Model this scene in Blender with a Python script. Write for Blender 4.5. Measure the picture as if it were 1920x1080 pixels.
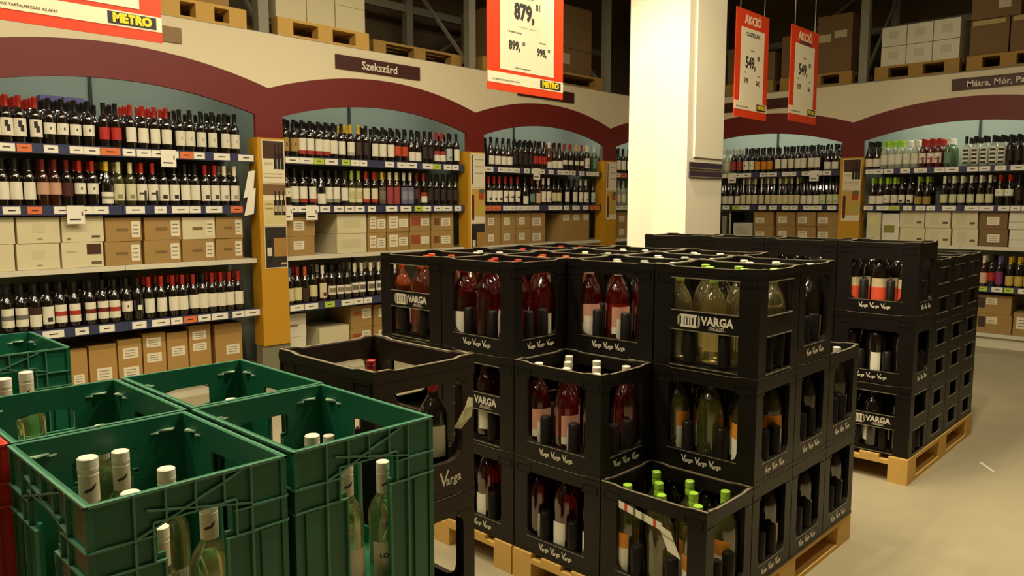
import bpy, math, random
from mathutils import Vector, Matrix
from mathutils.geometry import tessellate_polygon
random.seed(7)
for o in list(bpy.data.objects): bpy.data.objects.remove(o)
S = bpy.context.scene; COL = S.collection
PI = math.pi
# ---------------------------------------------------------------- camera
FPX, PITCH, AZ, CH = 1436.1, .1087, .7651, 1.5
F = Vector((math.cos(AZ)*math.cos(PITCH), math.sin(AZ)*math.cos(PITCH), -math.sin(PITCH)))
R = Vector((math.sin(AZ), -math.cos(AZ), 0)); U = R.cross(F)
cd = bpy.data.cameras.new('camera'); cd.sensor_width = 36; cd.lens = FPX/1920*36; cd.clip_start = .02
cam = bpy.data.objects.new('camera', cd); COL.objects.link(cam)
cam.matrix_world = Matrix(((R.x, U.x, -F.x, 0), (R.y, U.y, -F.y, 0), (R.z, U.z, -F.z, CH), (0, 0, 0, 1)))
S.camera = cam
# ---------------------------------------------------------------- world, exposure
w = bpy.data.worlds.new('world'); S.world = w; w.use_nodes = True
w.node_tree.nodes['Background'].inputs[0].default_value = (1, .82, .55, 1)
w.node_tree.nodes['Background'].inputs[1].default_value = .03
vs = S.view_settings; vs.view_transform = 'Standard'; vs.look = 'None'; vs.gamma = 1; vs.use_curve_mapping = False
vs.exposure = 0.28
WARM = (1, .875, .62)
# ceiling lamps: (x, y, power); each is a fixture with its own light, built further down
LAMPS = [(.4, 3.0, 15), (2.4, 3.1, 14), (4.4, 3.8, 7), (6.6, 4.2, 3), (.6, 1.9, 13), (2.3, 2.0, 12), (4.2, 1.9, 6), (6.4, 1.8, 1.0), (8.2, 2.4, .4),
         (.5, -.8, 1), (3.2, .9, 33), (4.4, -.2, 7), (-1.5, 3.1, 9), (-1.6, .8, 2)]
LAMPS = [(x+dx, y, p/2) for x, y, p in LAMPS for dx in (-.55, .55)]
LAMP_Z = 4.1

# ---------------------------------------------------------------- helpers
def px_on_y(px, z, Y):          # X of the point (X, Y, z) seen at picture column px
    k = (px-960)/FPX; q = Vector((0, Y, z-CH)); a = R-F*k
    return -(a.dot(q))/a.x
def px_on_x(px, z, X):
    k = (px-960)/FPX; q = Vector((X, 0, z-CH)); a = R-F*k
    return -(a.dot(q))/a.y
MATS = {}
def mat(key, col, rough=.5, metal=0, spec=.5, trans=0, emit=None, noise=0, nscale=8, bump=0, coat=0):
    if key in MATS: return MATS[key]
    m = bpy.data.materials.new(key); m.use_nodes = True; nt = m.node_tree; b = nt.nodes['Principled BSDF']
    c = (col[0], col[1], col[2], 1)
    b.inputs['Base Color'].default_value = c; b.inputs['Roughness'].default_value = rough
    b.inputs['Metallic'].default_value = metal; b.inputs['Specular IOR Level'].default_value = spec
    b.inputs['Transmission Weight'].default_value = trans; b.inputs['Coat Weight'].default_value = coat; b.inputs['Coat Roughness'].default_value = .07; b.inputs['Coat IOR'].default_value = 1.75
    if emit:
        b.inputs['Emission Color'].default_value = (*emit[0], 1); b.inputs['Emission Strength'].default_value = emit[1]
    if noise or bump:
        tc = nt.nodes.new('ShaderNodeTexCoord'); nz = nt.nodes.new('ShaderNodeTexNoise')
        nz.inputs['Scale'].default_value = nscale; nz.inputs['Detail'].default_value = 5
        nt.links.new(tc.outputs['Object'], nz.inputs['Vector'])
        if noise:
            mx = nt.nodes.new('ShaderNodeMix'); mx.data_type = 'RGBA'
            mx.inputs[6].default_value = tuple(v*(1-noise) for v in col)+(1,); mx.inputs[7].default_value = tuple(min(1, v*(1+noise)) for v in col)+(1,)
            nt.links.new(nz.outputs['Fac'], mx.inputs[0]); nt.links.new(mx.outputs[2], b.inputs['Base Color'])
        if bump:
            bp = nt.nodes.new('ShaderNodeBump'); bp.inputs['Strength'].default_value = bump; bp.inputs['Distance'].default_value = .01
            nt.links.new(nz.outputs['Fac'], bp.inputs['Height']); nt.links.new(bp.outputs['Normal'], b.inputs['Normal'])
    MATS[key] = m; return m
def wood(key, col, sc=14, dist=3):
    if key in MATS: return MATS[key]
    m = mat(key, col, .75); nt = m.node_tree; b = nt.nodes['Principled BSDF']
    tc = nt.nodes.new('ShaderNodeTexCoord'); mp = nt.nodes.new('ShaderNodeMapping'); mp.inputs['Scale'].default_value = (2, 2, 9)
    wv = nt.nodes.new('ShaderNodeTexNoise'); wv.inputs['Scale'].default_value = sc; wv.inputs['Distortion'].default_value = dist
    mx = nt.nodes.new('ShaderNodeMix'); mx.data_type = 'RGBA'
    mx.inputs[6].default_value = tuple(v*.72 for v in col)+(1,); mx.inputs[7].default_value = tuple(min(1, v*1.18) for v in col)+(1,)
    nt.links.new(tc.outputs['Object'], mp.inputs[0]); nt.links.new(mp.outputs[0], wv.inputs['Vector'])
    nt.links.new(wv.outputs['Fac'], mx.inputs[0]); nt.links.new(mx.outputs[2], b.inputs['Base Color'])
    return m
def rgb(h):
    h = h.lstrip('#'); v = [int(h[i:i+2], 16)/255 for i in (0, 2, 4)]
    return tuple(x/12.92 if x <= .04045 else ((x+.055)/1.055)**2.4 for x in v)
def paper(h): return mat('paper_'+h, rgb(h), .6)

class MB:
    def __init__(s): s.v = []; s.f = []; s.m = []; s.mats = []
    def mi(s, m):
        if m not in s.mats: s.mats.append(m)
        return s.mats.index(m)
    def add(s, vs_, fs, m):
        n = len(s.v); s.v += [tuple(v) for v in vs_]; k = s.mi(m)
        for f in fs: s.f.append(tuple(i+n for i in f)); s.m.append(k)
    def box(s, x0, x1, y0, y1, z0, z1, m):
        s.add([(x, y, z) for z in (z0, z1) for y in (y0, y1) for x in (x0, x1)],
              [(0, 2, 3, 1), (4, 5, 7, 6), (0, 1, 5, 4), (2, 6, 7, 3), (0, 4, 6, 2), (1, 3, 7, 5)], m)
    def bar(s, p, q, a, b, m, up=(0, 0, 1)):
        p = Vector(p); q = Vector(q); d = (q-p).normalized(); u = Vector(up)
        if abs(d.dot(u)) > .98: u = Vector((1, 0, 0))
        x = d.cross(u).normalized(); y = x.cross(d)
        c = [p+x*i*a/2+y*j*b/2 for i, j in ((-1, -1), (1, -1), (1, 1), (-1, 1))]; e = [v+(q-p) for v in c]
        s.add(c+e, [(0, 1, 2, 3), (7, 6, 5, 4), (0, 4, 5, 1), (1, 5, 6, 2), (2, 6, 7, 3), (3, 7, 4, 0)], m)
    def cyl(s, x, y, z0, z1, r, m, n=10, r1=None):
        r1 = r if r1 is None else r1
        a = [(math.cos(2*PI*i/n), math.sin(2*PI*i/n)) for i in range(n)]
        s.add([(x+c*r, y+d*r, z0) for c, d in a]+[(x+c*r1, y+d*r1, z1) for c, d in a],
              [(i, (i+1) % n, n+(i+1) % n, n+i) for i in range(n)]+[tuple(range(n, 2*n)), tuple(range(n-1, -1, -1))], m)
    def lathe(s, prof, m, n=16, x=0, y=0, z=0):
        vs_ = []; fs = []
        for r, h in prof:
            vs_ += [(x+r*math.cos(2*PI*i/n), y+r*math.sin(2*PI*i/n), z+h) for i in range(n)]
        for k in range(len(prof)-1):
            for i in range(n): j = (i+1) % n; fs.append((k*n+i, k*n+j, (k+1)*n+j, (k+1)*n+i))
        L = len(prof)-1
        fs.append(tuple(range(n-1, -1, -1))); fs.append(tuple(L*n+i for i in range(n)))
        s.add(vs_, fs, m)
    def plate(s, outline, holes, o, ux, uy, t, m):   # extruded polygon with holes; thickness goes along ux x uy
        o = Vector(o); ux = Vector(ux); uy = Vector(uy); n = ux.cross(uy)*t
        loops = [outline]+list(holes)
        def area(P): return sum(P[i-1][0]*P[i][1]-P[i][0]*P[i-1][1] for i in range(len(P)))
        loops[0] = loops[0] if area(loops[0]) > 0 else loops[0][::-1]
        for i in range(1, len(loops)): loops[i] = loops[i] if area(loops[i]) < 0 else loops[i][::-1]
        tris = tessellate_polygon([[Vector((a, b, 0)) for a, b in P] for P in loops])
        flat = [p for P in loops for p in P]; N = len(flat)
        base = [o+ux*a+uy*b for a, b in flat]
        fs = []
        for t3 in tris:
            a, b, c = [flat[i] for i in t3]
            if (b[0]-a[0])*(c[1]-a[1])-(c[0]-a[0])*(b[1]-a[1]) < 0: t3 = t3[::-1]
            fs.append((t3[2], t3[1], t3[0])); fs.append(tuple(i+N for i in t3))
        k = 0
        for P in loops:
            L = len(P)
            for i in range(L): j = (i+1) % L; fs.append((k+i, k+j, N+k+j, N+k+i))
            k += L
        s.add(base+[b+n for b in base], fs, m)
    def mesh(s, name, smooth=False):
        me = bpy.data.meshes.new(name); me.from_pydata(s.v, [], s.f)
        for m in s.mats: me.materials.append(m)
        me.polygons.foreach_set('material_index', s.m)
        if smooth: me.polygons.foreach_set('use_smooth', [True]*len(s.f)); me.set_sharp_from_angle(angle=.7)
        me.update(); return me
def rr(x0, z0, x1, z1, rt=.01, rb=.01, n=3):
    P = []
    for cx, cz, r, a0 in ((x1-rb, z0+rb, rb, -90), (x1-rt, z1-rt, rt, 0), (x0+rt, z1-rt, rt, 90), (x0+rb, z0+rb, rb, 180)):
        for i in range(n+1):
            a = math.radians(a0+90*i/n); P.append((cx+r*math.cos(a), cz+r*math.sin(a)))
    return P
def put(name, me, parent=None, loc=(0, 0, 0), rz=0):
    o = bpy.data.objects.new(name, me); COL.objects.link(o); o.location = loc; o.rotation_euler = (0, 0, rz)
    if parent: o.parent = parent
    return o
def tag(o, label=None, cat=None, group=None, kind=None):
    if label: o['label'] = label
    if cat: o['category'] = cat
    if group: o['group'] = group
    if kind: o['kind'] = kind
    return o
def thing(name, label, cat, loc=(0, 0, 0), rz=0, group=None): return tag(put(name, None, None, loc, rz), label, cat, group)
def struct(name, mb): return tag(put(name, mb.mesh(name)), kind='structure')
TXT = {}
def text_mesh(body, size, m, bold=0.0, shear=0, M=None, depth=.0006, align='CENTER', sx=1):
    cu = bpy.data.curves.new('lettering', 'FONT'); cu.body = body; cu.size = size; cu.align_x = align; cu.align_y = 'CENTER'
    cu.offset = bold; cu.shear = shear; cu.extrude = depth; cu.resolution_u = 2
    ob = bpy.data.objects.new('lettering_source', cu); COL.objects.link(ob)
    me = bpy.data.meshes.new_from_object(ob.evaluated_get(bpy.context.evaluated_depsgraph_get()))
    bpy.data.objects.remove(ob); bpy.data.curves.remove(cu)
    me.materials.clear(); me.materials.append(m); me.transform(Matrix.Diagonal((sx, 1, 1, 1)))
    if M: me.transform(M)
    return me
def frame(o, right, up=(0, 0, 1)):
    r = Vector(right); u = Vector(up); n = r.cross(u)
    return Matrix(((r.x, u.x, n.x, o[0]), (r.y, u.y, n.y, o[1]), (r.z, u.z, n.z, o[2]), (0, 0, 0, 1)))
def join_meshes(name, L):
    mb = MB()
    for me in L:
        mb.add([v.co[:] for v in me.vertices], [tuple(p.vertices) for p in me.polygons], me.materials[0])
    for me in L: bpy.data.meshes.remove(me)
    return mb.mesh(name)
ORD = ['first', 'second', 'third', 'fourth', 'fifth', 'sixth', 'seventh', 'eighth', 'ninth', 'tenth', 'eleventh', 'twelfth']

# ---------------------------------------------------------------- the hall
YF, XF = 5.78, 9.12            # front planes of the two arcades
FLOORM = mat('polished_concrete', rgb('#aea283'), .5, spec=.3, noise=.13, nscale=2.2, bump=.05)
m = MB(); m.box(-5, 12, -5, 9, -.1, 0, FLOORM); struct('floor', m)
DARKW = mat('dark_hall_wall', rgb('#6b5a44'), .9, noise=.15, nscale=1.5)
m = MB(); m.box(-5, 12, 7.25, 7.35, 0, 5.4, DARKW); struct('wall_left', m)
m = MB(); m.box(10.55, 10.65, -5, 7.25, 0, 5.4, DARKW); struct('wall_right', m)
m = MB(); m.box(-5, 10.55, -5.1, -5, 0, 5.4, DARKW); struct('wall_back', m)
m = MB(); m.box(-5.1, -5, -5, 7.25, 0, 5.4, DARKW); struct('wall_near', m)
m = MB(); m.box(-5, 10.65, -5, 7.35, 5.4, 5.5, mat('ceiling_paint', rgb('#a39a86'), .9)); struct('ceiling', m)

WHITEP = mat('cream_paint', rgb('#e3d6b4'), .6, noise=.03, nscale=3)
MAROON = mat('maroon_paint', rgb('#6e1a12'), .5, noise=.05, nscale=3)
YELLOW = mat('ochre_board', rgb('#c7911f'), .5, noise=.05, nscale=4)
BACKP = mat('shelf_back_panel', rgb('#9aa393'), .6)
SHELFW = mat('shelf_white', rgb('#d9d2ba'), .45)
SHELFD = mat('shelf_dark', rgb('#2e2a25'), .6)
RAIL = mat('navy_price_rail', rgb('#3a3d5c'), .35)
TAGW = paper('f0ead8'); TAGO = paper('e0743c'); TAGG = paper('b9cf4a')
INK = paper('2a2622')
GREYM = mat('grey_steel', rgb('#8d8a78'), .5, noise=.06, nscale=6)
# ---- wall frames: local x runs along the wall as one faces it, y goes into the wall
def place(wall, x, y): return ((x, YF+y), 0) if wall == 'L' else ((XF+y, -x), -PI/2)
def px_s(wall, px, z, y):       # local x for a picture column at depth y
    return px_on_y(px, z, YF+y) if wall == 'L' else -px_on_x(px, z, XF+y)
ZA, ZB, ZC, ZD, ZE = 1.895, 1.487, 1.062, .65, .15
BAYW = 2.295
BAYS = [  # key, wall, start, end, bay name
    ('b0', 'L', 3.185-BAYW, 3.185, 'red-banner bay'), ('b1', 'L', 3.185, 5.48, 'Szekszárd bay'),
    ('b2', 'L', 5.48, 7.775, '879-sign bay'), ('b3', 'L', 7.775, 9.12, 'corner bay'),
    ('r1', 'R', -5.65, -3.35, 'AKCIÓ-sign bay'), ('r2', 'R', -3.35, -1.05, 'Mátra bay')]
BAYN = {b[0]: b for b in BAYS}
def arch(x0, x1, z0, rise, n=22):
    return [(x0+(x1-x0)*i/n, z0+rise*(1-(2*i/n-1)**2)) for i in range(n+1)]
for key, wall, x0, x1, nm in BAYS:
    (lx, ly), rz = place(wall, 0, 0)
    t = thing('arch_fascia', f'cream and maroon arched fascia board above the {nm} shelves', 'fascia', (lx, ly, 0), rz)
    xe = x1 if key != 'b3' else x0+BAYW
    o_arc = [(x, z) for x, z in arch(x0, xe, 2.43, .185) if x <= x1+1e-6]
    i_arc = [(x, z) for x, z in arch(x0+.12, xe-.12, 2.215, .155) if x <= x1-.0]
    mr = [(x0, 2.035)]+o_arc+([(x1, 2.035), (x1-.12, 2.035)] if key != 'b3' else [])+i_arc[::-1]+[(x0+.12, 2.035)]
    m = MB(); m.plate(mr, [], (0, .03, 0), (1, 0, 0), (0, 0, 1), .03, MAROON); put('maroon_arch', m.mesh('maroon_arch'), t)
    cr = [(x0, 2.86)]+o_arc+[(x1, 2.86)]
    m = MB(); m.plate(cr, [], (0, .028, 0), (1, 0, 0), (0, 0, 1), .03, WHITEP); put('cream_panel', m.mesh('cream_panel'), t)
    # shelving in the bay
    t = thing('shelf_unit', f'white steel wine shelving with four levels in the {nm}', 'shelf', (lx, ly, 0), rz)
    m = MB(); m.box(x0+.001, x1-.001, .56, .58, 0, 2.78, BACKP); put('back_panel', m.mesh('back_panel'), t)
    m = MB(); m.box(x0+.03, x1-.03, .12, .56, 0, ZE-.03, SHELFW); put('plinth', m.mesh('plinth'), t)
    for q in ((x0+x1)/2,):
        m = MB(); m.box(q-.012, q+.012, .545, .56, ZE, 2.7, SHELFD); put('slotted_upright', m.mesh('slotted_upright'), t)
    xm = (x0+x1)/2
    for zi, z in enumerate((ZA, ZB, ZC, ZD, ZE)):
        for a, b in ((x0+.13, xm-.002), (xm+.002, x1-.13)):
            if b-a < .1: continue
            front = .04 if zi < 4 else .08
            m = MB(); m.box(a, b, front, .56, z-.03, z, SHELFW if zi in (2, 4) else SHELFD)
            sh = put('shelf_board', m.mesh('shelf_board'), t)
            if zi in (0, 1, 3):
                m = MB(); m.box(a, b, front-.012, front, z-.06, z+.006, RAIL); put('price_rail', m.mesh('price_rail'), sh)
                x = a+.02
                while x < b-.11:
                    l = random.choice((.085, .1, .1, .13)); mt = TAGW
                    if random.random() < .12: mt = TAGO if wall == 'L' and key != 'b1' else TAGG
                    m = MB(); m.box(x, x+l, front-.016, front-.012, z-.052, z-.002, mt)
                    m.box(x+l*.3, x+l*.72, front-.0165, front-.016, z-.031, z-.023, INK)
                    put('price_tag', m.mesh('price_tag'), sh); x += l+random.choice((.004, .01, .04, .07))
            else:
                m = MB(); m.box(a, b, front-.006, front, z-.034, z+.003, SHELFW); put('shelf_lip', m.mesh('shelf_lip'), sh)
# ---- posts with posters
def poster(t, x0, x1, z0, z1, y, parts, name='poster'):
    m = MB(); m.box(x0, x1, y-.004, y, z0, z1, paper('e6dbbd'))
    W, H = x1-x0, z1-z0
    for k, (a, b, c, d, col) in enumerate(parts):
        e = .0003*(k+1)
        m.box(x0+a*W, x0+b*W, y-.004-e, y-.004, z0+c*H, z0+d*H, paper(col))
    return put(name, m.mesh(name), t)
def bottles3(n, a, b, z0, z1, col='2b1712', lab=None):
    out = []
    for i in range(n):
        c = a+(b-a)*(i+.5)/n; wd = (b-a)/n*.44
        out += [(c-wd, c+wd, z0, z0+(z1-z0)*.62, col), (c-wd*.4, c+wd*.4, z0+(z1-z0)*.6, z1, col)]
        if lab: out.append((c-wd*.8, c+wd*.8, z0+(z1-z0)*.15, z0+(z1-z0)*.4, lab))
    return out
PA = [(.04, .96, .56, .97, '4a2c1c')]+bottles3(3, .5, .97, .32, .92, '1d100c')+[(.08, .45, .42, .48, 'cbbd97'), (.08, .9, .2, .22, 'b5a67f'), (.08, .9, .12, .14, 'b5a67f')]
PB = [(.0, 1, .72, .98, '7a5a33'), (.03, .97, .04, .6, 'd6c88a')]+bottles3(3, .45, .98, .25, .82, '20130f', 'b7a88a')+[(.08, .4, .5, .53, 'a2935f'), (.08, .4, .4, .43, 'a2935f')]
PC = [(.03, .97, .02, .98, '2b2420'), (.4, .98, .28, .72, 'a97c3c'), (.1, .3, .1, .7, '1a1412'), (.1, .3, .3, .5, 'd8cfb6'), (.7, .95, .08, .13, 'b9b09a')]
PD = [(.06, .14, .08, .95, '3a261b'), (.3, .9, .8, .83, 'b2a27b'), (.3, .9, .6, .63, 'b2a27b'), (.3, .9, .4, .43, 'b2a27b')]
PE = [(.03, .97, .18, .97, 'c9a24a'), (.06, .22, .08, .8, '5a1f14'), (.55, .92, .66, .9, 'b0461f'), (.6, .95, .86, .96, '5b6652'), (.5, .95, .3, .45, 'b9b24a')]
for k, (wall, xc, lab, kinds) in enumerate([('L', 3.185, 'between the red-banner and Szekszárd bays', 'ABC'), ('L', 5.48, 'between the Szekszárd and 879-sign bays', 'DEC'),
                                      ('L', 7.775, 'between the 879-sign and corner bays', 'DE'), ('R', -3.35, 'between the AKCIÓ-sign and Mátra bays', 'AE')]):
    (lx, ly), rz = place(wall, xc, 0)
    t = thing('display_post', f'ochre yellow post with wine posters {lab}', 'post', (lx, ly, 0), rz)
    m = MB(); m.box(-.12, .12, -.015, .13, .34, 2.034, YELLOW); put('post_board', m.mesh('post_board'), t)
    m = MB(); m.box(-.128, .128, .0, .1, 0, .335, mat('grey_green_base', rgb('#7d7a62'), .6)); put('post_base', m.mesh('post_base'), t)
    z = 2.02
    for q, kd in enumerate(kinds):
        hh = .345 if kd in 'ABCD' else .36
        poster(t, -.085, .116, z-hh, z, -.015, dict(A=PA, B=PB, C=PC, D=PD, E=PE)[kd]); z -= hh+.004
# ---- name plates on the fascias
PLATE = mat('dark_brown_plate', rgb('#43190f'), .45)
PLATE2 = mat('bronze_plate', rgb('#8a6a3c'), .45)
def nameplate(wall, x0, x1, z0, z1, txt, lab, m0=PLATE, size=.075, sx=1, rot=True):
    (lx, ly), rz = place(wall, (x0+x1)/2, -.002)
    t = thing('name_plate', lab, 'sign', (lx, ly, 0), rz); wd = (x1-x0)/2
    m = MB(); m.box(-wd, wd, -.012, 0, z0, z1, m0); put('plate_board', m.mesh('plate_board'), t)
    if txt: put('lettering', text_mesh(txt, size, paper('e9dcc6'), .0015, 0, frame((0, -.0125, (z0+z1)/2-.005), (1, 0, 0)), sx=sx), t)
nameplate('L', 3.82, 4.75, 2.665, 2.785, 'Szekszárd', 'brown plate lettered Szekszárd on the cream fascia', size=.1)
nameplate('L', 1.32, 2.5, 2.675, 2.785, None, 'bronze plate half hidden behind the red hanging banner', PLATE2)
nameplate('L', 6.1, 7.05, 2.665, 2.785, None, 'plain brown plate behind the hanging 879 price sign')
nameplate('R', -5.0, -3.9, 2.665, 2.785, None, 'plain brown plate behind the two hanging AKCIÓ signs')
nameplate('R', -2.36, -1.2, 2.68, 2.8, 'Mátra, Mór, Pannonhalma', 'brown plate lettered Mátra, Mór, Pannonhalma on the cream fascia', size=.085)

# ---------------------------------------------------------------- bottles
PROF = {
 'bord': ([(.030, 0), (.0365, .004), (.037, .02), (.037, .185), (.034, .205), (.022, .225), (.0155, .24), (.0140, .262)], .315, .0152, .262-.012, .185),
 'burg': ([(.033, 0), (.0405, .004), (.041, .02), (.041, .14), (.036, .175), (.024, .215), (.0155, .25), (.0145, .27)], .315, .0155, .258, .14),
 'flute': ([(.029, 0), (.0365, .004), (.037, .02), (.037, .12), (.032, .17), (.022, .225), (.0155, .265), (.0145, .285)], .345, .0152, .28, .13),
 'litre': ([(.040, 0), (.047, .005), (.048, .02), (.048, .19), (.0465, .212), (.041, .236), (.032, .256), (.0225, .270), (.0168, .281), (.0152, .295), (.0148, .32)], .346, .0162, .30, .19),
 'screw': ([(.031, 0), (.0375, .005), (.038, .02), (.038, .178), (.0365, .194), (.031, .209), (.023, .221), (.017, .231), (.0150, .242), (.0145, .30)], .315, .0162, .30, .18)}
GL = {
 'dark': mat('glass_near_black', rgb('#1a130d'), .06, spec=.5, coat=1),
 'brown': mat('glass_brown', rgb('#35190c'), .06, spec=.5, coat=1),
 'red': mat('glass_red_wine', (.10, .008, .006), .05, spec=.5, coat=1),
 'rose': mat('glass_rose_wine', (.36, .016, .010), .03, trans=.95, spec=.5, coat=1),
 'amber': mat('glass_amber_rose', (.55, .12, .035), .03, trans=.93, spec=.5, coat=1),
 'olive': mat('glass_olive', (.30, .28, .07), .03, trans=.88, spec=.5, coat=1),
 'gold': mat('glass_white_wine', (.84, .72, .30), .02, trans=.95, spec=.5, coat=1),
 'green': mat('glass_green', (.09, .16, .05), .05, trans=.3, spec=.5, coat=1),
 'clear': mat('glass_clear', (.75, .8, .62), .04, trans=.6, spec=.5, coat=1)}
CAPC = dict(red='a3261a', black='17130f', white='e6ddc4', yellow='c9a52e', lime='9fcf3a', green='8fae3c', cream='cfc796', orange='d0521f', purple='6d5a8c', grey='a9a898', blue='3d6a9a', dkred='5d1512')
MESH = {}
def body_mesh(shape, glass, n):
    k = ('b', shape, glass, n)
    if k not in MESH:
        m = MB(); m.lathe(PROF[shape][0], GL[glass], n); MESH[k] = m.mesh('bottle_glass', True)
    return MESH[k]
def cap_mesh(shape, cap, n, screw):
    k = ('c', shape, cap, n, screw)
    if k not in MESH:
        P, top, r, z0, _ = PROF[shape]
        cm = mat('cap_'+cap, rgb(CAPC[cap]), .35)
        m = MB()
        if screw:
            pr = [(r-.0004, top-.052), (r, top-.051), (r+.0004, top-.03), (r-.0006, top-.028), (r+.0006, top-.025), (r+.0006, top-.018), (r-.0004, top-.017), (r+.0006, top-.016), (r+.0004, top-.002), (r-.002, top)]
            if shape == 'screw': pr = pr[2:]
        else: pr = [(r+.001, z0-.015), (r, z0), (r, top-.018), (r+.0015, top-.015), (r+.0015, top-.002), (r-.001, top)]
        m.lathe(pr, cm, n); MESH[k] = m.mesh('capsule', True)
    return MESH[k]
def label_mesh(shape, style, c1, c2, z0, z1, arc=150):
    k = ('l', shape, style, c1, c2, z0, z1, arc)
    if k in MESH: return MESH[k]
    r = max(p[0] for p in PROF[shape][0])+.0006
    m = MB(); A, B = paper(c1), paper(c2 or c1); na, nz = 9, 8
    for j in range(nz):
        for i in range(na):
            u, v = (i+.5)/na, (j+.5)/nz; use = A
            if style == 'band' and .32 < v < .66: use = B
            elif style == 'foot' and v < .28: use = B
            elif style == 'head' and v > .6: use = B
            elif style == 'dot' and .4 < u < .6 and .4 < v < .64: use = B
            elif style == 'swirl' and ((.3 < u < .52 and .5 < v < .9) or (.45 < u < .68 and .2 < v < .62)): use = B
            elif style == 'fig' and .35 < u < .7 and .12 < v < .4: use = B
            elif style == 'plant' and ((.6 < u < .75 and v < .6) or (.2 < u < .65 and .4 < v < .55)): use = B
            elif style == 'stripes' and j % 2 == 0 and .2 < u < .8: use = B
            elif style == 'pic' and .25 < v < .8 and .08 < u < .92: use = B
            a0, a1 = [math.radians(-90-arc/2+arc*q/na) for q in (i, i+1)]
            y0, y1 = z0+(z1-z0)*j/nz, z0+(z1-z0)*(j+1)/nz
            m.add([(r*math.cos(a0), r*math.sin(a0), y0), (r*math.cos(a1), r*math.sin(a1), y0), (r*math.cos(a1), r*math.sin(a1), y1), (r*math.cos(a0), r*math.sin(a0), y1)], [(0, 1, 2, 3)], use)
    MESH[k] = m.mesh('label', True); return MESH[k]
def bottle(name, shape, glass, cap, labels, loc, rz, label, group, n=14, screw=False, scale=1):
    o = tag(put(name, body_mesh(shape, glass, n), None, loc, rz), label, 'bottle', group)
    if scale != 1: o.scale = (scale,)*3
    put('capsule', cap_mesh(shape, cap, n, screw), o)
    for L in labels: put('label', label_mesh(shape, *L), o)
    return o
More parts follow.
